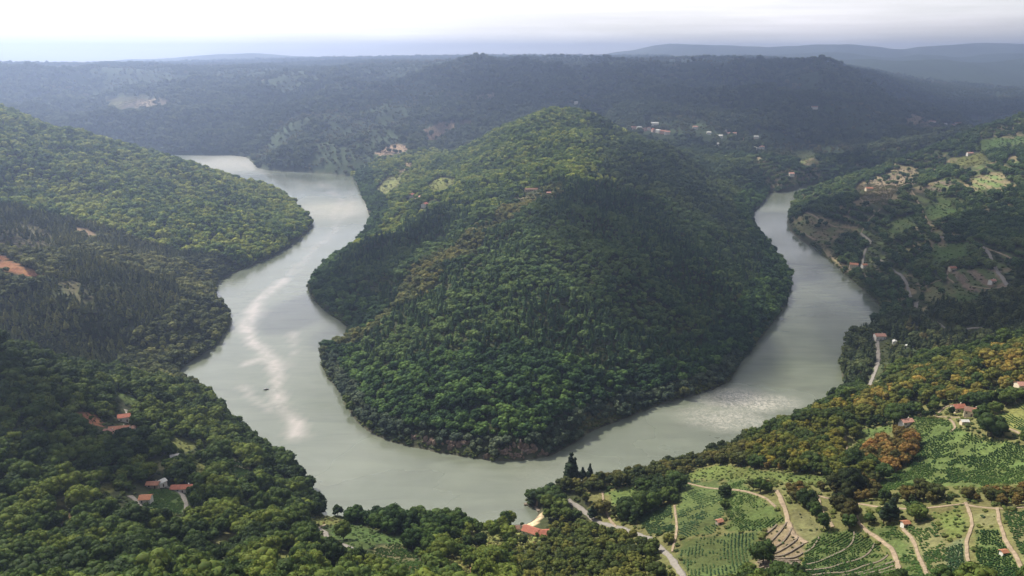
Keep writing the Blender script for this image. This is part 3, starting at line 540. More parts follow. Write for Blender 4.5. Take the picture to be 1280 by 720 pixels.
# ------------------------------------------------------------------ the ground
def ground_colours():
    X = MX.ravel(); Y = MY.ravel(); Z = GZ.ravel(); d = GD.ravel()
    px, py, f = project(X, Y, Z)
    col = np.empty((len(X), 3)); col[:] = (0.042, 0.05, 0.022)
    t = np.clip(0.5 + fbm(X / 90, Y / 90, 41, 4), 0, 1)[:, None]
    col = col * (0.7 + 0.6 * t)
    m = (Y > 2300); col[m] = np.array((0.042, 0.06, 0.028)) * (0.8 + 0.5 * t[m])
    m = (Y < 760) & (X > 60) & (px > 700); col[m] = np.array((0.12, 0.12, 0.045)) * (0.8 + 0.4 * t[m])
    jx = px + 4.5 * fbm(X / 12, Y / 12, 3, 4); jy = py + 3.2 * fbm(X / 12 + 9, Y / 12, 4, 4)
    vis = (px > -200) & (px < 1500) & (py > 60) & (py < 800) & (Y > 150)
    front = np.zeros(len(X), bool)
    for k, cc, poly, a in FIELDS:
        q = vis & inpoly(jx, jy, poly)
        # a patch lies on the nearest ground its sight lines meet, not on hidden ground behind it
        cx, cyy = np.mean([p[0] for p in poly]), np.mean([p[1] for p in poly])
        hx, hy, hz = hit(min(max(cx, 5), 1275), min(cyy, 716))
        q &= (np.hypot(X - hx, Y - hy) < max(0.35 * hy, 150))
        if k == 'sand': q &= Z < 4
        col[q] = col[q] * .25 + .75 * np.array(cc) * (0.65 + 0.7 * t[q])
    q = terraced(X, Y, Z) & ~inpoly(X, Y, PEN) & (d > 8); col[q] = np.where(t[q] > .5, np.array((.15, .125, .07)), np.array((.085, .11, .04))) * (.7 + .6 * t[q])
    m = (d > -2) & (d < 2.0) & (Y < 2400); col[m] = (0.05, 0.048, 0.03)
    m = d < 0; col[m] = (0.10, 0.10, 0.07)
    return np.concatenate([col, np.ones((len(X), 1))], 1)
ny, nx = MX.shape
_i = np.arange(nx * ny).reshape(ny, nx)
gme = mesh_np('ground', np.stack([MX, MY, GZ], -1).reshape(-1, 3), np.stack([_i[:-1, :-1], _i[:-1, 1:], _i[1:, 1:], _i[1:, :-1]], -1).reshape(-1, 4), 4, True)
add_attr(gme, 'soil', 'FLOAT_COLOR', ground_colours())
M = Mat('soil_and_grass'); p = M.pos(); a = M.n('ShaderNodeAttribute', attribute_type='GEOMETRY', attribute_name='soil')
n1 = M.noise(0.35, 6, 0.65, p); n2 = M.noise(0.03, 5, 0.6, p)
colr = M.mul(M.mul(a.outputs['Color'], M.rng(n1, 0.3, 0.7, 0.6, 1.4)), M.rng(n2, 0.3, 0.7, 0.8, 1.2))
hs = M.n('ShaderNodeHueSaturation'); M.l(colr, hs.inputs['Color']); M.l(M.rng(n2, 0.3, 0.7, 0.48, 0.515), hs.inputs['Hue'])
gmat = M.done(M.bsdf(hs.outputs['Color'], 0.95, 0.1, n1, 0.8, 1.0).outputs[0])
tag(obj('ground', gme, gmat), kind='structure')

# ------------------------------------------------------------------ the river
SHEEN_STREAKS = [  # streaks of bright sky reflection painted into the water colour: points on the water, half width in metres, strength
 ([(352, 352), (322, 378), (312, 400), (320, 430), (342, 455), (346, 485), (352, 515), (368, 545)], 15, 1.1), ([(300, 455), (320, 448), (336, 452)], 12, .8), ([(372, 418), (366, 440), (352, 462)], 7, .55), ([(292, 486), (312, 500), (340, 516), (360, 545)], 9, .55),
 ([(440, 235), (434, 262), (420, 285), (396, 310), (360, 345)], 16, .35), ([(300, 205), (350, 222), (420, 232)], 14, .4), ([(400, 228), (420, 250), (415, 275)], 12, .5),
]
WX, WY = np.meshgrid(np.arange(-1250, 1250, 8.0), np.concatenate([np.arange(480, 1500, 5.0), np.arange(1500, 3000, 12.0)]))
sd_ = shore(WX.ravel(), WY.ravel())
st = np.zeros(WX.size); xx = WX.ravel() + 20 * fbm(WX.ravel() / 45, WY.ravel() / 90, 51, 4); yy = WY.ravel() + 20 * fbm(WX.ravel() / 60 + 5, WY.ravel() / 60, 52, 4)
for pts, hw, s_ in SHEEN_STREAKS:
    pl = catmull([P(x, y, 0)[:2] for x, y in pts], 4)
    dd = segdist(xx, yy, pl, False)
    st = np.maximum(st, s_ * np.clip(1.3 - dd / (hw * .7), 0, 1) ** 1.2)
rp = np.zeros(WX.size)            # rippled patches, with sun glint painted into their colour
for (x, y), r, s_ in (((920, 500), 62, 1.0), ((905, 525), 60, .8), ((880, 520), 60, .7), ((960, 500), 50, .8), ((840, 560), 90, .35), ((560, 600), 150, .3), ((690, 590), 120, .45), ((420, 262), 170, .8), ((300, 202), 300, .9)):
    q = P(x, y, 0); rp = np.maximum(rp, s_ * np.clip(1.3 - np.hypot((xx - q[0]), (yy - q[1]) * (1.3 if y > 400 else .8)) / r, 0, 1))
ny2, nx2 = WX.shape; _i = np.arange(nx2 * ny2).reshape(ny2, nx2)
wme = mesh_np('river_water', np.stack([WX, WY, WX * 0], -1).reshape(-1, 3), np.stack([_i[:-1, :-1], _i[:-1, 1:], _i[1:, 1:], _i[1:, :-1]], -1).reshape(-1, 4), 4, True)
add_attr(wme, 'sheen_streak', 'FLOAT', st); add_attr(wme, 'ripple_glint', 'FLOAT', rp)
M = Mat('silty_river_water'); p = M.pos()
a1 = M.n('ShaderNodeAttribute', attribute_type='GEOMETRY', attribute_name='sheen_streak').outputs['Fac']; a2 = M.n('ShaderNodeAttribute', attribute_type='GEOMETRY', attribute_name='ripple_glint').outputs['Fac']
big = M.noise(0.006, 4, 0.55, p, 0.6); mid = M.noise(0.05, 4, 0.6, p); fine = M.noise(0.5, 3, 0.6, p)
wcol = M.mix(M.rng(big, 0.3, 0.7, 0, 1), (0.10, 0.118, 0.084), (0.132, 0.148, 0.11))
cmap = M.n('ShaderNodeMapping'); cmap.inputs['Rotation'].default_value = (0, 0, 0.5); cmap.inputs['Scale'].default_value = (1.0, 4.0, 1.0); M.l(p, cmap.inputs['Vector'])
wcol = M.mul(wcol, M.rng(M.noise(0.012, 6, 0.6, cmap.outputs['Vector'], 1.0), 0.3, 0.7, 0.84, 1.16))
sfac = M.n('ShaderNodeMath', operation='MULTIPLY'); M.l(a1, sfac.inputs[0]); M.l(M.rng(M.noise(0.022, 5, 0.65, p, 1.2), 0.33, 0.58, 0.25, .9), sfac.inputs[1])
wcol = M.mix(sfac.outputs[0], wcol, (0.32, 0.295, 0.265))  # pale sky sheen mixed into the base colour along the streaks
glint_f = M.n('ShaderNodeMath', operation='MULTIPLY'); M.l(M.rng(a2, 0.4, 1.0, 0, .8), glint_f.inputs[0]); M.l(M.rng(M.noise(0.22, 6, 0.75, p, 1.5), 0.43, 0.6, 0.1, 1.0), glint_f.inputs[1])
wcol = M.mix(glint_f.outputs[0], wcol, (0.5, 0.47, 0.42))  # painted sun glint, broken up by noise
rsum = M.n('ShaderNodeMath', operation='MULTIPLY_ADD'); M.l(a2, rsum.inputs[0]); rsum.inputs[1].default_value = 0.30; M.l(M.rng(big, 0.3, 0.7, 0.12, 0.26), rsum.inputs[2])
bh = M.n('ShaderNodeMath', operation='MULTIPLY_ADD'); M.l(fine, bh.inputs[0]); M.l(M.rng(a2, 0, 1, 0.12, 1.0), bh.inputs[1]); bh.inputs[2].default_value = 0.0
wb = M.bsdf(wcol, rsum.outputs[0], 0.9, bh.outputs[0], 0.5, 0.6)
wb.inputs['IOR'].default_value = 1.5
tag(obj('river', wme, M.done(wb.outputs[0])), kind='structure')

# ------------------------------------------------------------------ roads and paths
ROADPTS = []
def ribbon(name, width, mat, pts):
    a = [hit(x, y) for x, y in pts]
    c2 = catmull([q[:2] for q in a], 6)
    # resample evenly
    L_ = np.concatenate([[0], np.cumsum(np.hypot(*np.diff(c2, axis=0).T))]); n = max(3, int(L_[-1] / 2.5))
    t = np.linspace(0, L_[-1], n); x = np.interp(t, L_, c2[:, 0]); y = np.interp(t, L_, c2[:, 1])
    tx = np.gradient(x); ty = np.gradient(y); l = np.hypot(tx, ty) + 1e-9; nxn, nyn = -ty / l, tx / l
    V = []; m = 5
    zc = height(x, y)
    for j in range(m):
        s = (j / (m - 1) - 0.5) * width * (1 + 0.4 * fbm(t / 6, t * 0 + j * 3, 61, 2))
        X = x + nxn * s; Y = y + nyn * s
        z = np.maximum(height(X, Y), 0.3) + 0.42
        V.append(np.stack([X, Y, z], 1))
    V = np.array(V)                                   # m, n, 3
    low = V.copy(); low[:, :, 2] -= 1.0
    G = np.concatenate([low[:1], V, low[-1:]])        # skirts down the sides
    mm = m + 2; i = np.arange(mm * n).reshape(mm, n)
    F = np.stack([i[:-1, :-1], i[:-1, 1:], i[1:, 1:], i[1:, :-1]], -1).reshape(-1, 4)
    o = obj(name, mesh_np(name, G.reshape(-1, 3), F, 4), ROADM[mat]); tag(o, kind='structure')
    ROADPTS.append((np.stack([x, y], 1)[::2], width))
for r in ROADS: ribbon(*r)

# ------------------------------------------------------------------ tree models (about 10 m tall, base at the origin)
def ico(sub):
    import bmesh
    bm = bmesh.new(); bmesh.ops.create_icosphere(bm, subdivisions=sub, radius=1.0)
    V = np.array([v.co[:] for v in bm.verts]); F = np.array([[v.index for v in f.verts] for f in bm.faces]); bm.free(); return V, F
ICO1, ICO2, ICO3 = ico(1), ico(2), ico(3)
def lump(c_, r, rg, base=ICO2, amp=0.22):
    V, F = base
    k = rg.normal(size=(5, 3)) * 2.2; ph = rg.random(5) * 6
    n = sum(np.sin(V @ k[i] + ph[i]) for i in range(5)) / 5
    return np.array(c_) + V * (1 + amp * n[:, None] * 1.8 + amp * 0.5 * (rg.random((len(V), 1)) - .5)) * np.array(r), F
def cards(c_, r, n, size, rg, up=0.0):
    d = rg.normal(size=(n, 3)); d[:, 2] = d[:, 2] * .8 + up; d /= np.linalg.norm(d, axis=1)[:, None]
    p0 = np.array(c_) + d * np.array(r) * (0.92 + 0.28 * rg.random((n, 1)))
    nn = d + rg.normal(size=(n, 3)) * 0.45; nn /= np.linalg.norm(nn, axis=1)[:, None]
    a = np.cross(nn, rg.normal(size=(n, 3))); a /= np.linalg.norm(a, axis=1)[:, None] + 1e-9; b = np.cross(nn, a)
    s = size * (0.6 + 0.8 * rg.random((n, 1)))
    V = np.stack([p0 - a * s, p0 - b * s * .7 , p0 + a * s, p0 + b * s * .8], 1).reshape(-1, 3)
    i = np.arange(n)[:, None] * 4
    return V, np.concatenate([np.concatenate([i, i + 1, i + 2], 1), np.concatenate([i, i + 2, i + 3], 1)])
def join(parts):
    V = []; F = []; o = 0
    for v, f in parts: V.append(v); F.append(np.asarray(f) + o); o += len(v)
    return np.concatenate(V), np.concatenate(F)
def tube(pts, rad, sides=6):
    pts = np.array(pts, float); V = []; n = len(pts)
    for k in range(n):
        t = pts[min(k + 1, n - 1)] - pts[max(k - 1, 0)]; t /= np.linalg.norm(t)
        a = np.cross(t, (0.3, 1, 0.1)); a /= np.linalg.norm(a); b = np.cross(t, a)
        for s in range(sides):
            an = 2 * math.pi * s / sides; V.append(pts[k] + (a * math.cos(an) + b * math.sin(an)) * rad[k])
    F = []
    for k in range(n - 1):
        for s in range(sides):
            q = k * sides; s2 = (s + 1) % sides
            F += [(q + s, q + s2, q + sides + s2), (q + s, q + sides + s2, q + sides + s)]
    F += [((n - 1) * sides, (n - 1) * sides + s, (n - 1) * sides + s + 1) for s in range(1, sides - 1)]
    return np.array(V), np.array(F)
def broadleaf(seed, rx=3.7, rz=3.0, cz=6.2, n=13, cn=46, cs=0.55):
    rg = np.random.default_rng(seed); P_ = []; T = []
    T.append(tube([(0, 0, -1), (0.1, 0, 1.5), (0.25, 0.1, 3.2), (0.1, 0.2, 5.5)], [.38, .3, .24, .12]))
    for k in range(n):
        an = k * 2.4 + rg.random() * .7; h = (k + .5) / n; e = math.sqrt(max(0.05, 1 - (h * 1.7 - .75) ** 2)) * (0.62 + .25 * rg.random())
        x, y, z = math.cos(an) * rx * e, math.sin(an) * rx * e, cz + (h * 1.75 - .8) * rz * .85
        r = (1.25 + rg.random() * .75) * rx / 3.7
        P_.append(lump((x, y, z), (r, r, r * .85), rg)); P_.append(cards((x, y, z), (r, r, r * .85), cn, cs, rg, .25))
        if k % 3 == 0: T.append(tube([(0.15, 0.1, 2.6 + .8 * rg.random()), (x * .5, y * .5, z * .62), (x * .85, y * .85, z * .9)], [.16, .11, .05], 4))
    P_.append(lump((0, 0, cz - .2), (rx * .6, rx * .6, rz * .75), rg))
    return join(P_), join(T)
def pine(seed, H=11.5, R=2.1):
    rg = np.random.default_rng(seed); P_ = []; T = [tube([(0, 0, -1), (0.05, 0, 4), (0.1, 0.05, H * .9)], [.28, .2, .05])]
    n = 9
    for k in range(n):
        t = k / (n - 1); z = H * (0.34 + .62 * t); R2 = R * (1 - t * .8) * (0.8 + .4 * rg.random())
        for q in range(3 if t < .7 else 1):
            an = rg.random() * 6.28; o = R2 * .5 if t < .7 else 0.05
            c_ = (math.cos(an) * o, math.sin(an) * o, z + rg.random() * .5); r = (R2 * .62 + .25, R2 * .62 + .25, .75 + .25 * (1 - t))
            P_.append(lump(c_, r, rg, ICO1 if k % 2 else ICO2, .2)); P_.append(cards(c_, r, 16, .38, rg, .2))
    return join(P_), join(T)
def bush(seed, R=1.0):
    rg = np.random.default_rng(seed); P_ = []
    for k in range(4):
        c_ = (rg.normal() * .4 * R, rg.normal() * .4 * R, .55 * R + rg.random() * .25 * R)
        P_.append(lump(c_, (.6 * R, .6 * R, .55 * R), rg, ICO1, .3)); P_.append(cards(c_, (.62 * R, .62 * R, .55 * R), 14, .16 * R, rg, .3))
    return join(P_)
def tri(name, VF, mat):
    me = mesh_np(name, VF[0], VF[1], 3); me.materials.append(mat); return me
BL = []; PN = []
for s_, kw in ((1, {}), (2, dict(rx=4.1, rz=2.6, cz=5.6)), (3, dict(rx=3.2, rz=3.5, cz=6.6)), (4, dict(n=10, rx=3.9)), (5, dict(n=15, rx=4.3, rz=3.1)), (6, dict(rx=3.0, rz=2.7, cz=5.2, n=9))):
    (cr_, tr_) = broadleaf(s_, **kw); BL.append((tri('crown', cr_, FOL), tri('trunk', tr_, BARK)))
for s_, kw in ((11, {}), (12, dict(H=13, R=1.8)), (13, dict(H=10, R=2.4)), (14, dict(H=12, R=2.0))):
    (cr_, tr_) = pine(s_, **kw); PN.append((tri('crown', cr_, FOL), tri('trunk', tr_, BARK)))
BU = [tri('bush', bush(s_), FOL) for s_ in (21, 22, 23)]
# whole-tree models for the masses: crown and trunk in one mesh, kept outside the scene
def whole(pair, name):
    c_, t_ = pair
    def arr(me):
        V = np.empty(len(me.vertices) * 3, 'f4'); me.vertices.foreach_get('co', V); F = np.empty(len(me.polygons) * 3, 'i4'); me.polygons.foreach_get('vertices', F); return V.reshape(-1, 3), F.reshape(-1, 3)
    V, F = join([arr(c_), arr(t_)]); me = mesh_np(name, V, F, 3); me.materials.append(FOL); me.materials.append(BARK)
    mi = np.zeros(len(F), 'i4'); mi[len(c_.polygons):] = 1; me.polygons.foreach_set('material_index', mi); me.update(); return me
def model_set(name, meshes):
    c_ = bpy.data.collections.new(name)
    for k, me in enumerate(meshes):
        o = bpy.data.objects.new('%s_model' % name, me); c_.objects.link(o)
    return c_
# all models of a kind share one collection; GN sorts children by name, so the order is fixed by suffixes
SET_B = model_set('broadleaf', [whole(q, 'broadleaf_tree') for q in BL]); SET_P = model_set('conifer', [whole(q, 'conifer_tree') for q in PN]); SET_U = model_set('shrub', BU)
def scatter(name, pts, scl, rot, pick, tint, models):
    me = bpy.data.meshes.new(name); me.vertices.add(len(pts)); me.vertices.foreach_set('co', np.asarray(pts, 'f4').ravel())
    add_attr(me, 'scl', 'FLOAT_VECTOR', scl); add_attr(me, 'rot', 'FLOAT_VECTOR', rot); add_attr(me, 'pick', 'INT', pick)
    add_attr(me, 'tint', 'FLOAT_COLOR', np.concatenate([tint, np.ones((len(tint), 1))], 1)); me.update()
    o = obj(name, me)
    ng = bpy.data.node_groups.new(name, 'GeometryNodeTree')
    ng.interface.new_socket('Geometry', in_out='INPUT', socket_type='NodeSocketGeometry'); ng.interface.new_socket('Geometry', in_out='OUTPUT', socket_type='NodeSocketGeometry')
    N = ng.nodes.new; gi = N('NodeGroupInput'); go = N('NodeGroupOutput'); ip = N('GeometryNodeInstanceOnPoints'); ci = N('GeometryNodeCollectionInfo')
    ci.inputs['Collection'].default_value = models; ci.inputs['Separate Children'].default_value = True; ci.inputs['Reset Children'].default_value = True
    def at(nm, dt): q = N('GeometryNodeInputNamedAttribute'); q.data_type = dt; q.inputs['Name'].default_value = nm; return q.outputs['Attribute']
    e2r = N('FunctionNodeEulerToRotation'); K = ng.links.new
    ip.inputs['Pick Instance'].default_value = True
    K(gi.outputs[0], ip.inputs['Points']); K(ci.outputs[0], ip.inputs['Instance']); K(at('pick', 'INT'), ip.inputs['Instance Index'])
    K(at('rot', 'FLOAT_VECTOR'), e2r.inputs[0]); K(e2r.outputs[0], ip.inputs['Rotation']); K(at('scl', 'FLOAT_VECTOR'), ip.inputs['Scale'])
    K(ip.outputs[0], go.inputs[0])
    md = o.modifiers.new('plants', 'NODES'); md.node_group = ng
    return o
# ------------------------------------------------------------------ where things stand that trees must leave clear
# buildings: see the table further down; px, py, reach
HOUSES = []
def H(name, label, group, px, py, l, wd, h, rot, wall, roof, **k): HOUSES.append(dict(name=name, label=label, group=group, px=px, py=py, l=l, w=wd, h=h, rot=rot, wall=wall, roof=roof, **k))
GL, GB, GR, GV, GP, GN_ = 'houses of the hamlets on the left slope', 'buildings by the river beach', 'farmhouses above the vineyards', 'houses of the far villages', 'houses on the wooded peninsula', 'houses on the right valley side'
H('house', 'small white house with a bright red roof, uppermost on the left slope', GL, 156, 526, 9, 7, 4.2, 20, W_WHITE, R_RED)
H('house', 'long white farmhouse with a brownish roof below the bright red roofed one', GL, 150, 541, 15, 7, 4.0, 12, W_WHITE, R_TERRA)
H('house', 'low terracotta roofed outbuilding at the left end of the white farmhouse', GL, 138, 544, 9, 6, 3.2, -10, W_CREAM, R_PINK)
H('house', 'small stone barn with pinkish roof right of the white farmhouse', GL, 163, 540, 7, 5, 3.2, 50, W_CREAM, R_BROWN)
H('house', 'pinkish roofed cottage alone among trees near the left river bank', GL, 268, 566, 8, 6, 3.4, 5, W_CREAM, R_PINK)
H('house', 'pale grey hut alone among dark trees mid slope on the left', GL, 219, 575, 6, 5, 3.4, 25, W_WHITE, R_GREY)
H('house', 'narrow white hut where the lane bends above the green garden', GL, 202, 608, 6, 4.5, 3.6, 60, W_WHITE, R_WHITE)
H('house', 'small cube house with a bright orange roof beside the grey lane', GL, 183, 628, 7, 6, 3.6, 5, W_WHITE, R_ORANGE)
H('house', 'long low house with a vivid red roof at the head of the lane', GL, 230, 614, 16, 6, 3.2, 4, W_WHITE, R_RED)
H('house', 'terracotta roofed house with white gable right of the long red roof', GL, 262, 621, 9, 6.5, 3.6, 15, W_WHITE, R_TERRA)
H('house', 'broad terracotta farm building at the right end of the lower hamlet', GL, 270, 620, 9, 7, 3.8, 60, W_CREAM, R_TERRA)
H('house', 'low stone shed with brown roof left of the narrow white hut', GL, 192, 609, 8, 5, 2.8, 0, W_STONE, R_TERRA)
H('beach_restaurant', 'large beach building with two joined salmon red roofs behind the sand', GB, 664, 668, 12, 8, 3.6, -30, W_WHITE, R_RED, wing=True)
H('kiosk', 'small dark kiosk at the left end of the river beach', GB, 645, 664, 5, 4, 2.8, 10, W_STONE, R_BROWN)
H('house', 'terracotta roofed house half hidden by trees at the bottom centre', GB, 603, 722, 13, 8, 3.6, 4, W_CREAM, R_TERRA)
H('house', 'red roofed farmhouse at the top of the green vineyard terrace', GR, 1197, 514, 9, 7, 4.0, 8, W_CREAM, R_RED)
H('house', 'wide brown roofed farmhouse at the right end of the upper vineyard hamlet', GR, 1214, 519, 10, 8, 4.2, -30, W_CREAM, R_BROWN)
H('house', 'terracotta roofed barn standing before the brown roofed farmhouse', GR, 1224, 520, 8, 6, 3.6, -35, W_CREAM, R_TERRA)
H('house', 'pinkish roofed cottage alone on the left edge of the upper vineyard', GR, 1132, 531, 9, 6, 3.4, 12, W_WHITE, R_PINK)
H('shed', 'tiny pale roofed shed in the green field below the farmhouses', GR, 1205, 530, 5, 3.5, 2.4, 0, W_CREAM, R_WHITE)
H('shed', 'stone wine shed with an orange roof between the dirt paths', GR, 1131, 658, 3.6, 3, 2.4, 10, W_WHITE, R_ORANGE)
H('shed', 'tiny hut with orange roof and bluish wall in the bottom right vineyard', GR, 1254, 694, 2.6, 2.2, 1.9, 10, W_WHITE, R_ORANGE)
H('house', 'beige house at the right edge above the orange wood', GR, 1277, 487, 9, 7, 4.5, 0, W_CREAM, R_PINK)
H('shed', 'small ruined stone hut on the brown edge of the middle vineyard', GR, 899, 655, 3.6, 3, 2.2, 20, W_STONE, R_TERRA)
H('house', 'pinkish roofed house at the top end of the straight river lane', GN_, 1099, 424, 12, 9, 5, 0, W_WHITE, R_PINK)
H('shed', 'first white hut right of the lane end house, under dark trees', GN_, 1118, 430, 6, 4.5, 3.4, 70, W_WHITE, R_WHITE)
H('shed', 'second white hut right of the lane end house, beside the terraces', GN_, 1134, 436, 6, 4.5, 3.4, 60, W_WHITE, R_WHITE)
H('shed', 'lengthy white roofed shed lowest of the huts right of the lane', GN_, 1145, 444, 10, 5, 3.0, -35, W_WHITE, R_WHITE)
H('house', 'orange roofed house on the right bank by the water', GN_, 1067, 334, 13, 9, 5, -20, W_CREAM, R_ORANGE)
H('house', 'small orange roofed house at the foot of the bankside road', GN_, 1080, 334, 8, 7, 4, 10, W_WHITE, R_ORANGE)
H('house', 'cream house on the brown terraces inside the road loop', GN_, 1190, 338, 9, 7, 4, 0, W_CREAM, R_TERRA)
H('house', 'pale roofed house at the lower end of the brown terraces', GN_, 1240, 354, 8, 6, 3.6, 20, W_WHITE, R_PINK)
H('house', 'red roofed house high on the tan vineyard of the right slope', GN_, 1086, 238, 16, 10, 5, 0, W_CREAM, R_ORANGE)
H('house', 'white house on the upper right slope below the skyline', GN_, 1212, 194, 13, 9, 5, 0, W_WHITE, R_PINK)
for k, (x, y) in enumerate([(515, 246), (522, 252), (531, 258), (526, 249)]):
    H('house', ['red roofed house highest of the group', 'white walled house left below the highest', 'salmon roofed house lowest of the group', 'pinkish house right of the highest'][k] + ' on the west flank of the peninsula', GP, x, y, [12, 11, 14, 10][k], 9, 5, k * 35, W_CREAM if k % 2 else W_WHITE, [R_RED, R_PINK, R_RED, R_PINK][k])
H('farm_building', 'long low stone building on the bench of the peninsula ridge', GP, 664, 239, 22, 8, 3.4, 2, W_STONE, R_BROWN)
H('shed', 'small stone hut with pinkish roof right of the ridge bench building', GP, 686, 243, 7, 5, 3.0, 0, W_STONE, R_PINK)
V1 = [(792, 162), (799, 162), (805, 164), (811, 163), (817, 165), (823, 166), (829, 167), (834, 168)]
for k, (x, y) in enumerate(V1): H('house', '%s house, number %s from the left in the village row behind the peninsula' % (['pinkish', 'white', 'dark roofed', 'cream', 'red roofed', 'white gabled', 'terracotta', 'low white'][k], ['one', 'two', 'three', 'four', 'five', 'six', 'seven', 'eight'][k]), GV, x, y, 17, 12, 8, k * 25, W_WHITE if k % 2 else W_PINK, [R_PINK, R_WHITE, R_BROWN, R_PINK, R_RED, R_WHITE, R_TERRA, R_PINK][k])
H('hall', 'broad hall with a pale greenish white roof above the village row', GV, 815, 157, 42, 14, 8, 0, W_WHITE, R_WHITE)
V2 = [(869, 161, 20, R_PINK, 'pink roofed house left of and above the scattered far hamlet'), (886, 168, 16, R_WHITE, 'pale house between the two far villages'), (906, 164, 14, R_WHITE, 'white roofed house topmost in the scattered far hamlet'), (913, 169, 46, R_PINK, 'long pink roofed block in the middle of the far hamlet'),
      (900, 172, 20, R_WHITE, 'white house left below the long pink block'), (925, 176, 24, R_PINK, 'pale pink house right below the long pink block'), (896, 182, 12, R_WHITE, 'tiny white hut lowest left in the far hamlet'), (945, 173, 18, R_WHITE, 'bright white house at the top of the right string of far houses'), (940, 176, 14, R_PINK, 'cream house left of the bright white far house'),
      (946, 181, 16, R_RED, 'red roofed house in the middle of the right string'), (951, 186, 24, R_PINK, 'wide pinkish house at the foot of the right string'), (956, 183, 14, R_TERRA, 'terracotta house at the right tip of the far hamlet'), (944, 187, 12, R_WHITE, 'small white house lowest in the right string')]
for x, y, l, r_, lb in V2: H('house', lb, GV, x, y, l * .85, 11, 6.5, (x * 7) % 60 - 30, W_WHITE, r_)
V3 = [(720, 130, 18, R_WHITE, 'lone white house on the far slope above the summit'), (1018, 136, 26, R_PINK, 'lone pink house on the far slope right of centre'), (1165, 154, 30, R_PINK, 'pinkish house left in the far hamlet near the right slope'), (1180, 157, 24, R_WHITE, 'white house in the middle of the far right hamlet'), (1190, 158, 26, R_RED, 'red roofed house right in the far right hamlet'),
      (1197, 156, 30, R_ORANGE, 'orange roofed house at the right end of the far right hamlet'), (1145, 88, 26, R_WHITE, 'white building high on the hazy right plateau'), (1162, 104, 30, R_WHITE, 'long white building on the hazy right hillside'), (1180, 105, 26, R_PINK, 'pinkish building beside the long white one on the hazy hillside'), (1153, 90, 20, R_WHITE, 'second white building on the hazy plateau'), (989, 220, 16, R_PINK, 'pink house just above the far end of the right river arm')]
for x, y, l, r_, lb in V3: H('house', lb, GV, x, y, l * .85, 11 if y > 110 else 16, 7, 0, W_WHITE if y > 110 else W_CREAM, r_)
for q in HOUSES: q['at'] = hit(q['px'], q['py'])
ROCKS = [(534, 553, 9), (563, 558, 10), (579, 556, 9), (628, 566, 10), (652, 562, 12), (664, 565, 11), (607, 572, 6), (676, 568, 7), (645, 571, 7), (520, 548, 6)]
for i, (x, y, r_) in enumerate(ROCKS): ROCKS[i] = (hit(x, y), r_)

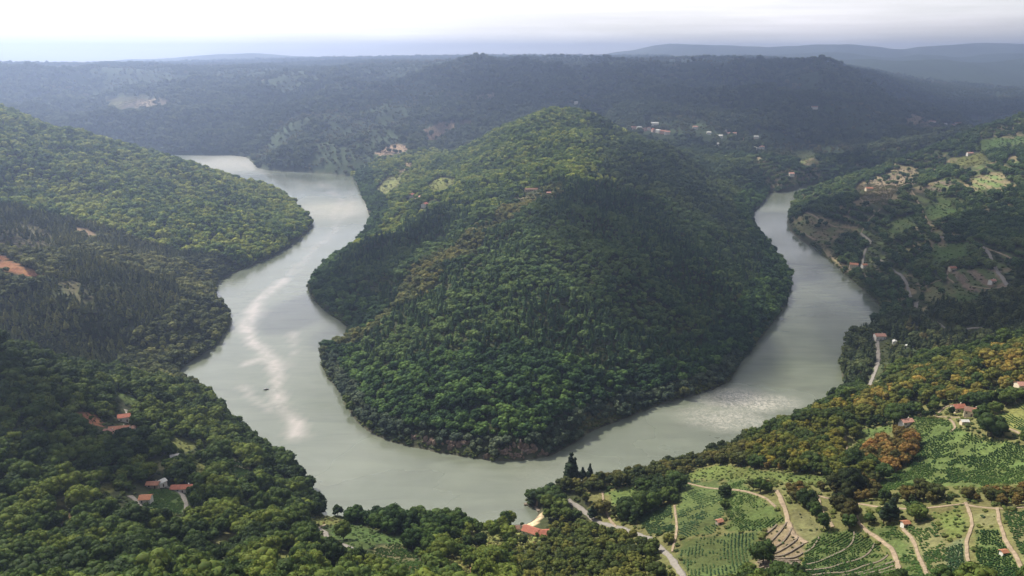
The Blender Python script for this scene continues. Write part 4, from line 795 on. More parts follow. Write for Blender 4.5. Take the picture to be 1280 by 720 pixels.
# ------------------------------------------------------------------ trees
rng = np.random.default_rng(7)
def candidates(y0, y1, s):
    xm = y1 * 0.80 + 60
    X, Y = np.meshgrid(np.arange(-xm, xm, s), np.arange(y0, y1, s * .87))
    X = X + (np.arange(X.shape[0]) % 2)[:, None] * s / 2
    X = X.ravel() + rng.uniform(-.42, .42, X.size) * s; Y = Y.ravel() + rng.uniform(-.42, .42, Y.size) * s
    Z = height(X, Y); px, py, f = project(X, Y, Z); d = bilin(GD, X, Y)
    k = (px > -130) & (px < 1410) & (py < 800) & (d > 0.4) & (Y > y0)
    return X[k], Y[k], Z[k], d[k]
PX = []
for y0, y1, s_, big_ in ((255, 640, 6.4, 1.0), (640, 900, 5.7, 1.0), (900, 1500, 6.0, 1.0), (1500, 2400, 7.0, 1.05), (2400, 3500, 14.0, 1.15), (3500, 6800, 23.0, 1.5), (6800, 9000, 40.0, 2.4)):
    X, Y, Z, d = candidates(y0, y1, s_)
    tint, sp, hh, keep, px, py = classify(X, Y, Z, d, rng)
    k = rng.random(len(X)) < keep
    hgt = hh * big_ * np.clip(np.exp(rng.normal(-.03, .24, len(X))), .5, 1.65)
    # clear the fields, seen from base and from crown
    cl_ = np.zeros(len(X), bool)
    _, pyt, _ = project(X, Y, Z + hgt * .8); _, pym, _ = project(X, Y, Z + hgt * .4)
    for kind, cc, poly, a in FIELDS:
        cx, cyy = np.mean([p[0] for p in poly]), np.mean([p[1] for p in poly])
        hx, hy, hz = hit(min(max(cx, 5), 1275), min(cyy, 716))
        nearby = np.hypot(X - hx, Y - hy) < max(0.35 * hy, 150)
        if not nearby.any(): continue
        ins = inpoly(px, py, poly) | inpoly(px, pym, poly) | inpoly(px, pyt, poly)
        left = {'heath': .34 if cc is HEATH else .16, 'shrub': .25, 'grass': .008, 'vine': .003, 'dirt': .01, 'terrace': .01, 'sand': 0}[kind]
        cl_ |= nearby & ins & (rng.random(len(X)) > left)
    if y0 < 2400:
        kk = np.maximum((CAM_Z - Z) / Y, .12)
        for pts, wd in ROADPTS:
            bx = (X > pts[:, 0].min() - 45) & (X < pts[:, 0].max() + 45) & (Y > pts[:, 1].min() - 60) & (Y < pts[:, 1].max() + 45)
            if not bx.any(): continue
            ii = np.where(bx)[0]; dm = segdist(X[ii], Y[ii], pts, False); reach = np.minimum(hgt[ii] * .85 / kk[ii], 48)
            for f_ in (.35, .7, 1.0): dm = np.minimum(dm, segdist(X[ii], Y[ii] + reach * f_, pts, False) + 1.0)
            cl_[ii[dm < wd / 2 + (3.4 if wd > 3 else 2.4)]] = True
    for q in [(h_['at'], h_['l'] * .5) for h_ in HOUSES] + [(r_[0], -r_[1] * .5) for r_ in ROCKS]:
        (hx, hy, hz), r_ = q
        kk = max((CAM_Z - hz) / hy, .1); L2 = min(8 / kk, 45)
        if r_ < 0: r_ = -r_ - 1.5; hy = hy - 3.5
        cl_ |= (np.abs(X - hx) < r_ + 3.6) & (Y < hy + 6) & (Y > hy - L2 * 1.25 - 3) & (rng.random(len(X)) < (.97 if hy > 800 or r_ < 9 else .97))
    k &= ~cl_ & (Z < 1000)
    PX.append(np.column_stack([X, Y, Z, tint, sp, hgt, px, py, d])[k])
T_ = np.concatenate(PX); NT = len(T_)
rotz = rng.uniform(0, 6.283, NT); pickB = rng.integers(0, 6, NT); pickP = rng.integers(0, 4, NT)
wide = rng.uniform(.88, 1.2, NT)
print('trees', NT)
BLH = []
for s_, kw in ((1, {}), (2, dict(rx=4.1, rz=2.6, cz=5.6)), (3, dict(rx=3.2, rz=3.5, cz=6.6)), (4, dict(n=10, rx=3.9)), (5, dict(n=15, rx=4.3, rz=3.1)), (6, dict(rx=3.0, rz=2.7, cz=5.2, n=9))):
    (cr_, tr_) = broadleaf(s_ + 30, cn=150, cs=.36, **kw); BLH.append((tri('crown', cr_, FOL), tri('trunk', tr_, BARK)))
# the 300 that show largest stand alone, the rest are the woods
size = T_[:, 7] / T_[:, 1]
inview = (T_[:, 8] > 4) & (T_[:, 8] < 1276) & (T_[:, 9] < 722 + 0 * T_[:, 1])
order = np.argsort(-np.where(inview, size, 0))
solo = order[:300]
is_solo = np.zeros(NT, bool); is_solo[solo] = True
def tone(t):
    r, g, b = t
    if r > g * 1.25 and r > .2: return 'rust orange'
    if r > g * 1.1: return 'reddish brown'
    if r > g * .82: return 'golden olive' if g > .1 else 'dark olive'
    if g > .12: return 'bright yellow green'
    if g > .07: return 'mid green'
    return 'deep dark green'
def place(px, py):
    for nm, poly in (('in the rusty wood behind the upper farmhouses', Z_ORANGE), ('in the olive wood on the right spur', Z_OLIVE), ('in the round orange clump below the cottage', Z_CLUMP),
                     ('in the brown belt above the lower vineyards', Z_BAND), ('in the belt below the big green field', Z_BAND2), ('in the dark stand between two dirt paths', Z_DARK), ('in the dark wood left of the beach', Z_CENTRE), ('on the spur right of the beach', Z_MIDR)):
        if inpoly(np.array([px]), np.array([py]), poly)[0]: return nm
    if px < 180 and py > 640: return 'in the wood at the bottom left corner'
    if px < 400 and py > 650: return 'in the wood below the lower left hamlet'
    if px < 400: return 'on the left slope around the hamlets'
    if px < 520: return 'beside the grey road at the bottom left of centre'
    if px < 640: return 'on the scrubby slope at the bottom centre'
    if px < 860: return 'between the beach roof and the grey road'
    if px < 1060: return 'at the edge of the lower middle vineyards'
    return 'among the lower right vineyards'
def stand_tree(i, models, pick, name='broadleaf_tree', label=None, group=None, cat='tree', s=None):
    x, y, z = T_[i, :3] if s is None else s[:3]
    hgt = T_[i, 7] if s is None else s[3]; tint = T_[i, 3:6] if s is None else s[4]
    base = 12.0 if models is PN else 10.0; k = hgt / base; wd = wide[i] if s is None else s[5]
    e = empty(name, (x, y, z), rotz[i] if s is None else s[6]); e.scale = (k * wd, k * wd, k)
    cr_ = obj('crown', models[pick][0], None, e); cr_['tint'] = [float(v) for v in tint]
    obj('trunk', models[pick][1], None, e)
    if label is None:
        pl = place(*((T_[i, 8], T_[i, 9]) if s is None else s[7])); label = '%s tree %s' % (tone(tint) + (' bushy' if models is BL else ' slender'), pl); group = 'trees ' + pl
    return tag(e, label, cat, group)
LAND = [(156, 526, 'the red roofed house uppermost on the slope'), (268, 566, 'the lone pinkish roofed cottage'), (219, 575, 'the lone pale grey hut'), (183, 628, 'the orange roofed cube house'), (230, 614, 'the long vivid red roof'), (262, 621, 'the terracotta house with white gable'),
        (285, 672, 'the small tan clearing'), (20, 700, 'the bottom left corner of the photo'), (30, 600, 'the left edge of the photo'), (140, 700, 'the wood by the bottom left'), (410, 668, 'the upper bend of the bottom left road'), (495, 695, 'the brown vine slope by the road'), (288, 712, 'the short stub of bottom road'),
        (603, 722, 'the roof at the bottom centre'), (668, 669, 'the salmon red beach roof'), (767, 658, 'the fork of the grey road'), (840, 699, 'the lowest bend of the grey road'), (897, 655, 'the ruined hut in the vineyard'), (975, 690, 'the brown stone terraces'), (1045, 630, 'the dark stand between two paths'),
        (1100, 690, 'the winding dirt path'), (1131, 658, 'the orange roofed wine shed'), (1185, 650, 'the bright meadow by the straight path'), (1254, 694, 'the tiny orange hut'), (1132, 531, 'the cottage left of the upper vineyard'), (1210, 516, 'the upper vineyard farmhouses'), (1277, 487, 'the beige house at the right edge'), (1200, 580, 'the big green field'),
        (940, 590, 'the long bright meadow'), (780, 620, 'the small meadow above the road fork'), (560, 650, 'the dark wood left of the beach'), (350, 640, 'the left bank headland'), (450, 665, 'the green meadow by the bottom road'), (80, 660, 'the forest of the lower left')]
ORD = 'nearest second third fourth fifth sixth seventh eighth ninth tenth eleventh twelfth thirteenth fourteenth fifteenth sixteenth seventeenth eighteenth nineteenth twentieth'.split()
ORD += ['twenty ' + o if o != 'nearest' else 'twenty first' for o in ORD[:9]] + ['thirtieth'] + ['thirty ' + o if o != 'nearest' else 'thirty first' for o in ORD[:9]] + ['fortieth'] + ['forty ' + o if o != 'nearest' else 'forty first' for o in ORD[:9]]
sect = {}
for i in solo:
    x_, y_ = T_[i, 8], T_[i, 9]; dd_ = [math.hypot((x_ - a_[0]), (y_ - a_[1]) * 1.3) for a_ in LAND]; j = int(np.argmin(dd_)); dx_, dy_ = x_ - LAND[j][0], (y_ - LAND[j][1]) * 1.3
    way = ('right of' if dx_ > 0 else 'left of') if abs(dx_) > abs(dy_) else ('below' if dy_ > 0 else 'above')
    sect.setdefault((j, way), []).append((dd_[j], i))
for (j, way), lst in sect.items():
    for k, (dq, i) in enumerate(sorted(lst)):
        round_ = T_[i, 6] == 0; lb = '%s tree, %s%s %s %s' % (tone(T_[i, 3:6]), ORD[min(k, len(ORD) - 1)], '' if k == 0 else ' nearest', way, LAND[j][2])
        stand_tree(i, BLH if round_ else PN, pickB[i] if round_ else pickP[i], 'broadleaf_tree' if round_ else 'pine_tree', lb, 'trees around ' + LAND[j][2])
def mass(name, m, models, pick, base, label):
    m = m & ~is_solo; n = m.sum()
    if n == 0: return
    k = T_[m, 7] / base; sc_ = np.stack([k * wide[m], k * wide[m], k], 1)
    ro = np.stack([rng.normal(0, .05, n), rng.normal(0, .05, n), rotz[m]], 1)
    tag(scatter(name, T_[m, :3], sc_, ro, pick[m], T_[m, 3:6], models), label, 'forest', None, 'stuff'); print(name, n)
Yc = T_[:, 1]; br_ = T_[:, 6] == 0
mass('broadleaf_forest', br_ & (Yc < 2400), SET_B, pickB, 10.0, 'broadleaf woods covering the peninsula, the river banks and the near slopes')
mass('pine_forest', ~br_ & (Yc < 2400), SET_P, pickP, 11.5, 'dark slender conifers on the peninsula middle and the left hillside')
mass('distant_forest', Yc >= 2400, SET_B, pickB, 10.0, 'hazy dark woods on the far valley side and plateau')
# the tall trees that stand out by the beach, and a few others one can point at
TALL = [(713, 608, 31, 'tallest dark spire of a tree at the beach headland'), (718, 608, 24, 'second dark spire touching the tallest one at the headland'), (728, 606, 19, 'dark pointed tree between the spires and the round topped one'), (737, 604, 18, 'dark pointed tree standing last on the right of the headland spires'),
        (1112, 652, 15, 'tall dark green column of a tree beside the rust brown belt'), (1104, 655, 12, 'shorter dark green column left of the tallest in the belt'), (350, 622, 16, 'tall dark cypress on the left bank headland'), (200, 548, 14, 'large dark conifer right of the uppermost hamlet'), (740, 650, 12, 'dark slender tree just above the grey road')]
for j, (x, y, h_, lb) in enumerate(TALL):
    q = hit(x, y); stand_tree(0, PN, j % 4, 'tall_conifer', lb, 'tall dark conifers that stand alone', 'tree', (q[0], q[1], q[2], h_, (0.022, 0.038, 0.018), 1.0 if j < 4 else 1.7, j * 1.3, (x, y)))
for j, (x, y, h_, lb) in enumerate([(668, 627, 9, 'round bluish green tree at the water end of the jetty'), (678, 622, 9, 'round grey green tree behind the jetty'), (688, 618, 10, 'large round tree right behind the jetty'), (664, 632, 6, 'small shrubby tree beside the jetty tip')]):
    q = hit(x, y); stand_tree(0, BL, j, 'broadleaf_tree', lb, 'round trees on the beach point', 'tree', (q[0], q[1], q[2], h_, (0.04, 0.065, 0.035), 1.0, j * 1.1, (x, y)))

# ------------------------------------------------------------------ vines, hedges and shrubs of the fields
def field_points(poly, ang, row, step, jit):
    cx, cyy = np.mean([p[0] for p in poly]), np.mean([p[1] for p in poly])
    W_ = np.array([hit(min(max(x, -150), 1420), min(y, 718))[:2] for x, y in poly]); c0 = np.array(hit(min(max(cx, 5), 1275), min(cyy, 716))[:2]); R = min(np.abs(W_ - c0).max() * 1.5 + 10, max(.3 * c0[1], 150))
    a = math.radians(ang); u = np.array([math.cos(a), math.sin(a)]); v = np.array([-u[1], u[0]])
    S, Tt = np.meshgrid(np.arange(-R, R, step), np.arange(-R, R, row))
    S = S + rng.uniform(-.4, .4, S.shape) * step
    bend = 6 * np.sin(S / 45.0 + ang)
    X = c0[0] + u[0] * S + v[0] * (Tt + bend); Y = c0[1] + u[1] * S + v[1] * (Tt + bend)
    X = (X + rng.normal(0, jit, X.shape)).ravel(); Y = (Y + rng.normal(0, jit, Y.shape)).ravel()
    ok = Y > 200; X, Y = X[ok], Y[ok]; Z = height(X, Y); px, py, f = project(X, Y, Z); d = bilin(GD, X, Y)
    m = inpoly(px, py, poly) & (d > 2) & (np.hypot(X - c0[0], Y - c0[1]) < R)
    for pts, wd in ROADPTS:
        if abs(pts[:, 1].mean() - c0[1]) > 400: continue
        m[m] = segdist(X[m], Y[m], pts, False) > wd / 2 + .7
    return X[m], Y[m], Z[m]
FN = {2: 'green vines in the big upper right field below the farmhouses', 3: 'vines on the olive slope at the right edge', 5: 'vines in the left plot of the wide field, rows running away from the viewer', 6: 'green vines in the plot of the wide field touching the brown terraces', 7: 'blue green vines in the lower plot of the wide field', 8: 'vines in the small plot above the grey road bend', 12: 'vines in the plot between the brown terraces and the winding path', 13: 'vines between the winding path and the bare strips',
      15: 'sparse vines on the bare tan strips at the bottom right', 17: 'green vines right of the straight dirt path', 18: 'sparse tan vines in the bottom right corner', 19: 'bluish vines left of the straight dirt path', 21: 'sparse vines on the brown slope beside the bottom left road', 26: 'garden rows beside the lane of the lower hamlet', 27: 'vines in the small tan plot near the left bank', 39: 'vines on the tan field high on the right slope'}
for k, (kind, cc, poly, ang) in enumerate(FIELDS):
    if kind == 'vine':
        farf = np.mean([p[1] for p in poly]) < 400
        X, Y, Z = field_points(poly, ang, 2.0 if not farf else 5, .8 if not farf else 2.2, .12)
        if len(X) == 0: continue
        gap = fbm(X / 9, Y / 9, 71, 3); wild = k in (5, 6, 7, 13); m = (gap > (-.2 if wild else -.42) + .3 * rng.random(len(X))) & (rng.random(len(X)) > (.25 if wild else .1)); X, Y, Z = X[m], Y[m], Z[m]; n = len(X)
        dry = cc[0] > .18
        t = np.clip(.5 + fbm(X / 30, Y / 30, 72, 3) + rng.normal(0, .25, n), 0, 1)[:, None]
        tint = lerp(np.array((0.036, 0.082, 0.026)), np.array((0.10, 0.17, 0.042)), t) if not dry else lerp(np.array((0.09, 0.11, 0.04)), np.array((0.19, 0.17, 0.07)), t)
        if k in (5, 7, 8, 19): tint = lerp(np.array((0.028, 0.07, 0.036)), np.array((0.09, 0.15, 0.055)), t)
        s0 = rng.uniform(.45, .82, (n, 1)) * (1 if not farf else 1.8)
        sc_ = s0 * np.array((1.05, .62, .95)); ro = np.stack([np.zeros(n), np.zeros(n), np.full(n, math.radians(ang)) + rng.normal(0, .15, n)], 1)
        tag(scatter('vineyard', np.stack([X, Y, Z], 1), sc_, ro, rng.integers(0, 3, n), tint, SET_U), FN.get(k, 'vine rows'), 'vineyard', None, 'stuff')
# low scrub, tufts and brambles over open ground and field edges
sx = []
for k, (kind, cc, poly, ang) in enumerate(FIELDS):
    if kind in ('grass', 'shrub', 'heath', 'terrace', 'dirt'):
        farf = np.mean([p[1] for p in poly]) < 400; sp_ = {'grass': 3.6, 'shrub': 2.4, 'heath': 3.4, 'terrace': 5, 'dirt': 5}[kind] * (1 if not farf else 2.2)
        X, Y, Z = field_points(poly, 20, sp_, sp_, sp_ * .3)
        if len(X) == 0: continue
        m = rng.random(len(X)) < (.75 if kind != 'dirt' else .4); X, Y, Z = X[m], Y[m], Z[m]; n = len(X)
        b = np.array(cc) * .85 if kind in ('grass', 'shrub') else np.array((.085, .095, .04)); tint = b * rng.uniform(.6, 1.25, (n, 1)) * (1 + rng.normal(0, .08, (n, 3)))
        sx.append(np.column_stack([X, Y, Z, rng.uniform(.35, 1.0, n) * (1 if not farf else 1.9), tint]))
X, Y, Z, d = candidates(260, 900, 4.2)   # undergrowth
q2 = candidates(900, 1450, 6.5); q3 = candidates(480, 1500, 3.0); mb = q3[3] < 7; X, Y, Z, d = [np.concatenate([a_, b_, c_[mb]]) for a_, b_, c_ in zip((X, Y, Z, d), q2, q3)]
m = (rng.random(len(X)) < .55) | (d < 7); X, Y, Z = X[m], Y[m], Z[m]; px, py, f = project(X, Y, Z)
m = np.ones(len(X), bool)
for kind, cc, poly, a in FIELDS: m &= ~inpoly(px, py, poly)
for pts, wd in ROADPTS: m[m] = segdist(X[m], Y[m], pts, False) > wd / 2 + 1.5
for h_ in HOUSES: m &= np.hypot(X - h_['at'][0], Y - h_['at'][1]) > h_['l'] * .6 + 1.5
for (rx_, ry_, rz_), r_ in ROCKS: m &= (np.abs(X - rx_) > r_ * .7) | (np.abs(Y - ry_ + 2) > 6) | (rng.random(len(X)) < .3)
X, Y, Z = X[m], Y[m], Z[m]; n = len(X)
tt = np.clip(.5 + fbm(X / 40, Y / 40, 75, 3) + rng.normal(0, .2, n), 0, 1)[:, None]
sx.append(np.column_stack([X, Y, Z, rng.uniform(.8, 1.9, n) * np.where(Y > 900, 1.5, 1), lerp(np.array((0.035, 0.06, 0.018)), np.array((0.12, 0.14, 0.035)), tt)]))
S_ = np.concatenate(sx); n = len(S_); print('scrub', n)
tag(scatter('scrub', S_[:, :3], np.repeat(S_[:, 3:4], 3, 1) * np.array((1.2, 1.2, .9)), np.stack([np.zeros(n), np.zeros(n), rng.uniform(0, 6.28, n)], 1), rng.integers(0, 3, n), S_[:, 4:7], SET_U), 'low scrub and grass tufts over open ground and clearings', 'scrub', None, 'stuff')
import bmesh
# ------------------------------------------------------------------ buildings
def box(x0, y0, z0, x1, y1, z1):
    V = [(x0, y0, z0), (x1, y0, z0), (x1, y1, z0), (x0, y1, z0), (x0, y0, z1), (x1, y0, z1), (x1, y1, z1), (x0, y1, z1)]
    return V, [(0, 3, 2, 1), (4, 5, 6, 7), (0, 1, 5, 4), (1, 2, 6, 5), (2, 3, 7, 6), (3, 0, 4, 7)]
def jn(parts):
    V = []; F = []
    for v, f in parts:
        o = len(V); V += list(v); F += [tuple(i + o for i in q) for q in f]
    return V, F
def gable_walls(l, w_, h, rise):
    x, y = l / 2, w_ / 2
    V = [(-x, -y, -2.5), (x, -y, -2.5), (x, y, -2.5), (-x, y, -2.5), (-x, -y, h), (x, -y, h), (x, y, h), (-x, y, h), (-x, 0, h + rise), (x, 0, h + rise)]
    return V, [(0, 1, 5, 4), (2, 3, 7, 6), (1, 2, 6, 9, 5), (3, 0, 4, 8, 7), (0, 3, 2, 1)]
def gable_roof(l, w_, h, rise, ov=.5, th=.22):
    x = l / 2 + ov; y = w_ / 2 + ov; dz = rise * ov / (w_ / 2); V = []
    for s in (-x, x):
        V += [(s, -y, h - dz + .03), (s, 0, h + rise + .03), (s, y, h - dz + .03), (s, y, h - dz + th), (s, 0, h + rise + th), (s, -y, h - dz + th)]
    F = [(5, 4, 10, 11), (4, 3, 9, 10), (0, 6, 7, 1), (1, 7, 8, 2), (0, 5, 11, 6), (3, 2, 8, 9), (0, 1, 4, 5), (1, 2, 3, 4), (6, 11, 10, 7), (7, 10, 9, 8)]
    return V, F
def house(q):
    x, y, z = q['at']; far = y > 1500
    e = empty(q['name'], (x, y, z + .3), math.radians(q['rot'])); tag(e, q['label'], 'building' if q['name'] not in ('house', 'shed', 'kiosk') else q['name'], q['group'])
    l, w_, h = q['l'], q['w'], q['h']; rise = w_ * .24
    obj('wall', mesh_py('wall', *gable_walls(l, w_, h, rise)), q['wall'], e)
    rf = obj('roof', mesh_py('roof', *gable_roof(l, w_, h, rise)), q['roof'], e)
    if q.get('wing'):
        V, F = gable_walls(12, 7, h - .2, 7 * .24); a = math.radians(38); c_, s_ = math.cos(a), math.sin(a)
        tr = lambda V: [(9.5 + X * c_ - Y * s_, 2.2 + X * s_ + Y * c_, Z) for X, Y, Z in V]
        obj('wing_wall', mesh_py('wing_wall', tr(V), F), q['wall'], e)
        V, F = gable_roof(12, 7, h - .2, 7 * .24, .6); obj('wing_roof', mesh_py('wing_roof', tr(V), F), q['roof'], e)
    if q['name'] == 'house' and not far and l > 7:
        obj('chimney', mesh_py('chimney', *box(l * .2, .3, h, l * .2 + .7, 1.0, h + rise + .9)), q['wall'], rf)
    if y < 2700:
        n = max(1, int(l / 3.2)); fy = -w_ / 2
        for k in range(n):
            X = -l / 2 + l * (k + .5) / n
            if k == n // 2 and y < 1200: obj('door', mesh_py('door', *box(X - .5, fy - .06, 0, X + .5, fy - .005, 2.1)), WOOD, e)
            else:
                wi = obj('window', mesh_py('window', *box(X - .55, fy - .05, h * .42, X + .55, fy - .005, h * .42 + 1.1)), GLASS, e)
                if y < 700: obj('sill', mesh_py('sill', *box(X - .7, fy - .18, h * .42 - .12, X + .7, fy - .055, h * .42 - .01)), W_STONE, wi)
for q in HOUSES: house(q)

# ------------------------------------------------------------------ dry stone walls on the terraces
def contour_walls(poly, dz, lab, group, hgt=1.5):
    W_ = np.array([hit(x, min(y, 718)) for x, y in poly]); X = np.arange(W_[:, 0].min(), W_[:, 0].max(), 1.5)
    Yg = np.arange(W_[:, 1].min() - 5, W_[:, 1].max() + 5, .5); k = 0
    HH = height(*np.meshgrid(X, Yg))                       # rows: Y
    lv = np.arange(W_[:, 2].min() + 1, W_[:, 2].max(), dz)
    names = ['lowest', 'second', 'third', 'fourth', 'fifth', 'sixth', 'seventh', 'eighth', 'ninth', 'tenth', 'eleventh', 'twelfth', 'thirteenth', 'fourteenth', 'fifteenth', 'sixteenth', 'seventeenth', 'eighteenth', 'nineteenth', 'twentieth']
    for lvl in lv:
        pts = []
        for i in range(len(X)):
            s = HH[:, i] - lvl; ch = np.where(s[:-1] * s[1:] <= 0)[0]
            if len(ch) == 0: continue
            yv = Yg[ch[0]] + .5 * s[ch[0]] / (s[ch[0]] - s[ch[0] + 1] + 1e-9)
            p_ = project(X[i], yv, lvl)
            if inpoly(np.array([float(p_[0])]), np.array([float(p_[1])]), poly)[0]: pts.append((X[i], yv))
        if len(pts) < 6: continue
        # longest unbroken run
        run = [pts[0]]; best = []
        for a, b in zip(pts[:-1], pts[1:]):
            if abs(b[0] - a[0]) < 4 and abs(b[1] - a[1]) < 6: run.append(b)
            else: best = max(best, run, key=len); run = [b]
        best = max(best, run, key=len)
        if len(best) < 5 or k >= len(names): continue
        q = np.array(best); t = np.gradient(q, axis=0); l = np.hypot(*t.T)[:, None] + 1e-6; nn = np.stack([-t[:, 1], t[:, 0]], 1) / l * .35
        z0 = height(q[:, 0], q[:, 1]) ; n = len(q); top = z0 + hgt * .6 + rng.uniform(-.15, .15, n)
        V = np.concatenate([np.column_stack([q - nn, z0 - 1]), np.column_stack([q - nn, top]), np.column_stack([q + nn, top + .05]), np.column_stack([q + nn, z0 - 1])])
        F = [(j * n + i, j * n + i + 1, (j + 1) * n + i + 1, (j + 1) * n + i) for j in range(3) for i in range(n - 1)]
        F += [(0, n, 2 * n, 3 * n), (n - 1, 4 * n - 1, 3 * n - 1, 2 * n - 1)]
        tag(obj('terrace_wall', mesh_py('terrace_wall', V, F), STONE), '%s dry stone terrace wall from the bottom %s' % (names[k], lab), 'wall', group); k += 1
contour_walls(FIELDS[10][2], 1.4, 'on the brown terraces right of the big vineyard', 'walls of the brown terraces')
contour_walls([(1183, 338), (1249, 338), (1256, 358), (1218, 364), (1183, 353)], 4, 'in the loop of the distant road', 'walls inside the distant road loop', 2.4)
contour_walls(FIELDS[12][2], 5.0, 'in the plot left of the winding path', 'walls of the plot left of the winding path', 1.0)

# ------------------------------------------------------------------ rocks at the tip of the peninsula
for j, ((x, y, z), r_) in enumerate(ROCKS):
    rg = np.random.default_rng(90 + j); bm = bmesh.new()
    for k in range(16):                # angular blocks heaped against the bank
        s_ = r_ * rg.uniform(.12, .34); cx_ = rg.normal() * r_ * .42; cz_ = rg.uniform(-.1, .42) * r_ * .8
        pts = rg.normal(size=(12, 3)); pts /= np.linalg.norm(pts, axis=1)[:, None]; pts = pts * np.array((s_, s_ * .8, s_ * rg.uniform(.7, 1.5))) + np.array((cx_, cz_ * .9 + rg.normal() * .6, cz_ - .2))
        vs_ = [bm.verts.new(v) for v in pts]; bmesh.ops.convex_hull(bm, input=vs_)
    bmesh.ops.delete(bm, geom=[v for v in bm.verts if not v.link_faces], context='VERTS')
    rme = bpy.data.meshes.new('rock_outcrop'); bm.to_mesh(rme); bm.free()
    o = obj('rock_outcrop', rme, ROCK, None, (x, y, z))
    tag(o, '%s rock outcrop at the peninsula tip, %s' % (['greyish', 'pale grey', 'reddish', 'grey', 'tall reddish', 'pinkish', 'low grey', 'low reddish', 'low brownish', 'small grey'][j], ['left of the wide one', 'first at the waterline from the left', 'beside the pale grey one', 'left of the tall one', 'highest above the water', 'right of the tall one', 'half in the water', 'at the right end', 'below the tall one', 'leftmost of all'][j]), 'rock', 'rock outcrops on the peninsula tip')

# ------------------------------------------------------------------ jetty, boat
jp = [P(x, y, 0)[:2] for x, y in [(674, 640), (668, 633), (660, 631), (655, 631)]]; jc = catmull(jp, 5); n = len(jc)
t = np.gradient(jc, axis=0); nn = np.stack([-t[:, 1], t[:, 0]], 1); nn = nn / np.hypot(*nn.T)[:, None] * 1.3
V = np.concatenate([np.column_stack([jc - nn, np.full(n, -3)]), np.column_stack([jc - nn, np.full(n, 1.1)]), np.column_stack([jc + nn, np.full(n, 1.1)]), np.column_stack([jc + nn, np.full(n, -3)])])
F = [(j * n + i, j * n + i + 1, (j + 1) * n + i + 1, (j + 1) * n + i) for j in range(3) for i in range(n - 1)] + [(0, n, 2 * n, 3 * n), (n - 1, 4 * n - 1, 3 * n - 1, 2 * n - 1)]
tag(obj('jetty', mesh_py('jetty', V, F), STONE), 'short curved stone jetty sheltering the little beach', 'jetty')
bx_, by_, _ = P(333, 487, 0); bt = empty('motor_boat', (bx_, by_, 0.05), math.radians(20)); bt.scale = (.75, .75, .75); tag(bt, 'small dark motor boat alone on the left river arm', 'boat')
hv = []; hs_ = [(-3.2, 1.0, .7), (-1, 1.25, .75), (1.5, 1.05, .85), (3.4, .08, 1.1)]
for X, w_, t_ in hs_: hv += [(X, -w_, t_), (X, -w_ * .55, -.35), (X, w_ * .55, -.35), (X, w_, t_)]
hf = [(i * 4 + j, i * 4 + j + 4, i * 4 + j + 5, i * 4 + j + 1) for i in range(3) for j in range(3)] + [(0, 1, 2, 3), (12, 15, 14, 13)] + [(i * 4, i * 4 + 3, i * 4 + 7, i * 4 + 4) for i in range(3)]
obj('hull', mesh_py('hull', hv, hf), solid('boat_hull', (0.05, 0.06, 0.08), .2, 1, .4, .4, 0), bt)
obj('cabin', mesh_py('cabin', *box(-1.2, -.7, .78, 1.0, .7, 1.9)), W_WHITE, bt); obj('canopy', mesh_py('canopy', *box(-2.9, -.9, 2.0, 1.2, .9, 2.1)), R_GREY, bt)
obj('outboard_motor', mesh_py('outboard_motor', *box(-3.7, -.2, -.3, -3.25, .2, 1.2)), GLASS, bt)

# ------------------------------------------------------------------ mountains on the horizon
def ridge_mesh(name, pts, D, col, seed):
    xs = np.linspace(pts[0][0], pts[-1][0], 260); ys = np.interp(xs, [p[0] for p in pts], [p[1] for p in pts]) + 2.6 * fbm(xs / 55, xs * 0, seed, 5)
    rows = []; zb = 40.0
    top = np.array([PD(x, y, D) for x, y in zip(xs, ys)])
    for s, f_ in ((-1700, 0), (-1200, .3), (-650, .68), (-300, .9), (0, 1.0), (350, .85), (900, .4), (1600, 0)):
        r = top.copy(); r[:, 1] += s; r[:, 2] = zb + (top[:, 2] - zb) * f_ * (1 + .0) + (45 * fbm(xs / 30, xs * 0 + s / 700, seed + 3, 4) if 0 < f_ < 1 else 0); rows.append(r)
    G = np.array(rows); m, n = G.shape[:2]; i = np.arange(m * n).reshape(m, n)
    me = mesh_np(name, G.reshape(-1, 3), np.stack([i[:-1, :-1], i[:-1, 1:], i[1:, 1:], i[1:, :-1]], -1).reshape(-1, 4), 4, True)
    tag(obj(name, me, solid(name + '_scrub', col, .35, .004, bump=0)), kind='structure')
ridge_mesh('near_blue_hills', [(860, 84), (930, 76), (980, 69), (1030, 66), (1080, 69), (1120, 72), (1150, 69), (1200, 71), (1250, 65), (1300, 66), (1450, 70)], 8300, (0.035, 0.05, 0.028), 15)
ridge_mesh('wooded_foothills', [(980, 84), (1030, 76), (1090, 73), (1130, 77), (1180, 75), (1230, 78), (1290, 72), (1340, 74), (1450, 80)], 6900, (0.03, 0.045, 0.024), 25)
ridge_mesh('distant_mountains', [(-300, 88), (60, 81), (170, 75), (240, 70), (310, 66), (350, 69), (430, 73), (600, 78), (680, 77), (740, 72), (790, 63), (840, 55), (900, 56), (960, 59), (1040, 54), (1070, 55), (1130, 61), (1180, 58), (1230, 53), (1280, 54), (1400, 60), (1600, 70)], 9600, (0.07, 0.085, 0.06), 5)

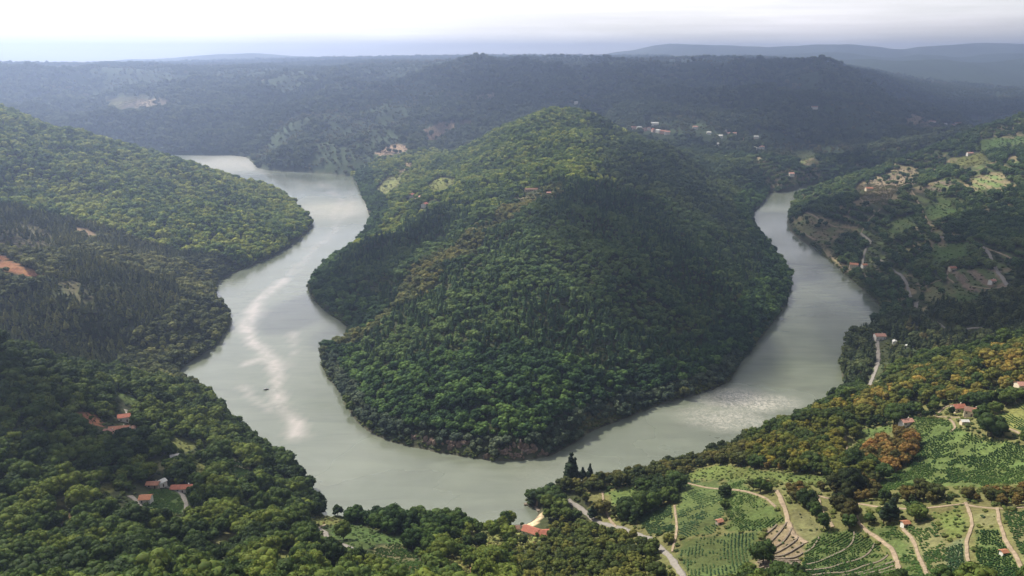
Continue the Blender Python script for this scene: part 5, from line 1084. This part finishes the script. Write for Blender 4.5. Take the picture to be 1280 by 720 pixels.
# ------------------------------------------------------------------ unseen clouds above the haze, shaped to shade the far side and some slopes
def cloud_mat(thru):
  CM = Mat('cloud'); d_ = CM.n('ShaderNodeBsdfDiffuse'); d_.inputs['Color'].default_value = (.9, .9, .92, 1); t_ = CM.n('ShaderNodeBsdfTranslucent'); t_.inputs['Color'].default_value = (.9, .9, .92, 1); tp = CM.n('ShaderNodeBsdfTransparent')
  m1 = CM.n('ShaderNodeMixShader'); m1.inputs[0].default_value = .6; CM.l(d_.outputs[0], m1.inputs[1]); CM.l(t_.outputs[0], m1.inputs[2])
  m2 = CM.n('ShaderNodeMixShader'); CM.l(CM.rng(CM.noise(.004, 5, .6, CM.pos()), .35, .65, thru - .13, thru + .13), m2.inputs[0]); CM.l(m1.outputs[0], m2.inputs[1]); CM.l(tp.outputs[0], m2.inputs[2])
  return CM.done(m2.outputs[0])
def cloud(tx, ty, tz, rx, ry, seed, label, turn=0, thru=.6, alt=1500):
    k = (alt - tz) / SUN_DIR[2]; cx, cyy = tx + SUN_DIR[0] * k, ty + SUN_DIR[1] * k; rg = np.random.default_rng(seed); parts = []
    for i in range(14):
        a = rg.random() * 6.28; r = math.sqrt(rg.random()) * .75; s = rg.uniform(.28, .5)
        parts.append(lump((math.cos(a) * r * rx, math.sin(a) * r * ry, rg.uniform(0, 50)), (rx * s, ry * s, min(rx, ry) * .22 * rg.uniform(.6, 1.2)), rg, ICO3, .3))
    V, F = join(parts)
    tag(obj('cloud', mesh_np('cloud', V, F, 3, True), cloud_mat(thru), None, (cx, cyy, alt), math.radians(turn)), label, 'cloud', 'unseen clouds placed for their shade')
for q in SHADE_CLOUDS: cloud(*q)

# ------------------------------------------------------------------ haze
V, F = box(-9000, -3300, -14.5, 9000, 12000, 490); hz_ = mesh_py('haze', V, F); HM = bpy.data.materials.new('haze'); HM.use_nodes = True; ht = HM.node_tree; ht.nodes.clear()
ho = ht.nodes.new('ShaderNodeOutputMaterial'); pv = ht.nodes.new('ShaderNodeVolumePrincipled'); pv.inputs['Color'].default_value = HAZE_COL; pv.inputs['Density'].default_value = HAZE_D; pv.inputs['Anisotropy'].default_value = HAZE_G
ht.links.new(pv.outputs[0], ho.inputs['Volume']); hz_.materials.append(HM); hz_.update()
tag(obj('haze', hz_), 'thin blue haze filling the valley', 'haze', None, 'stuff')
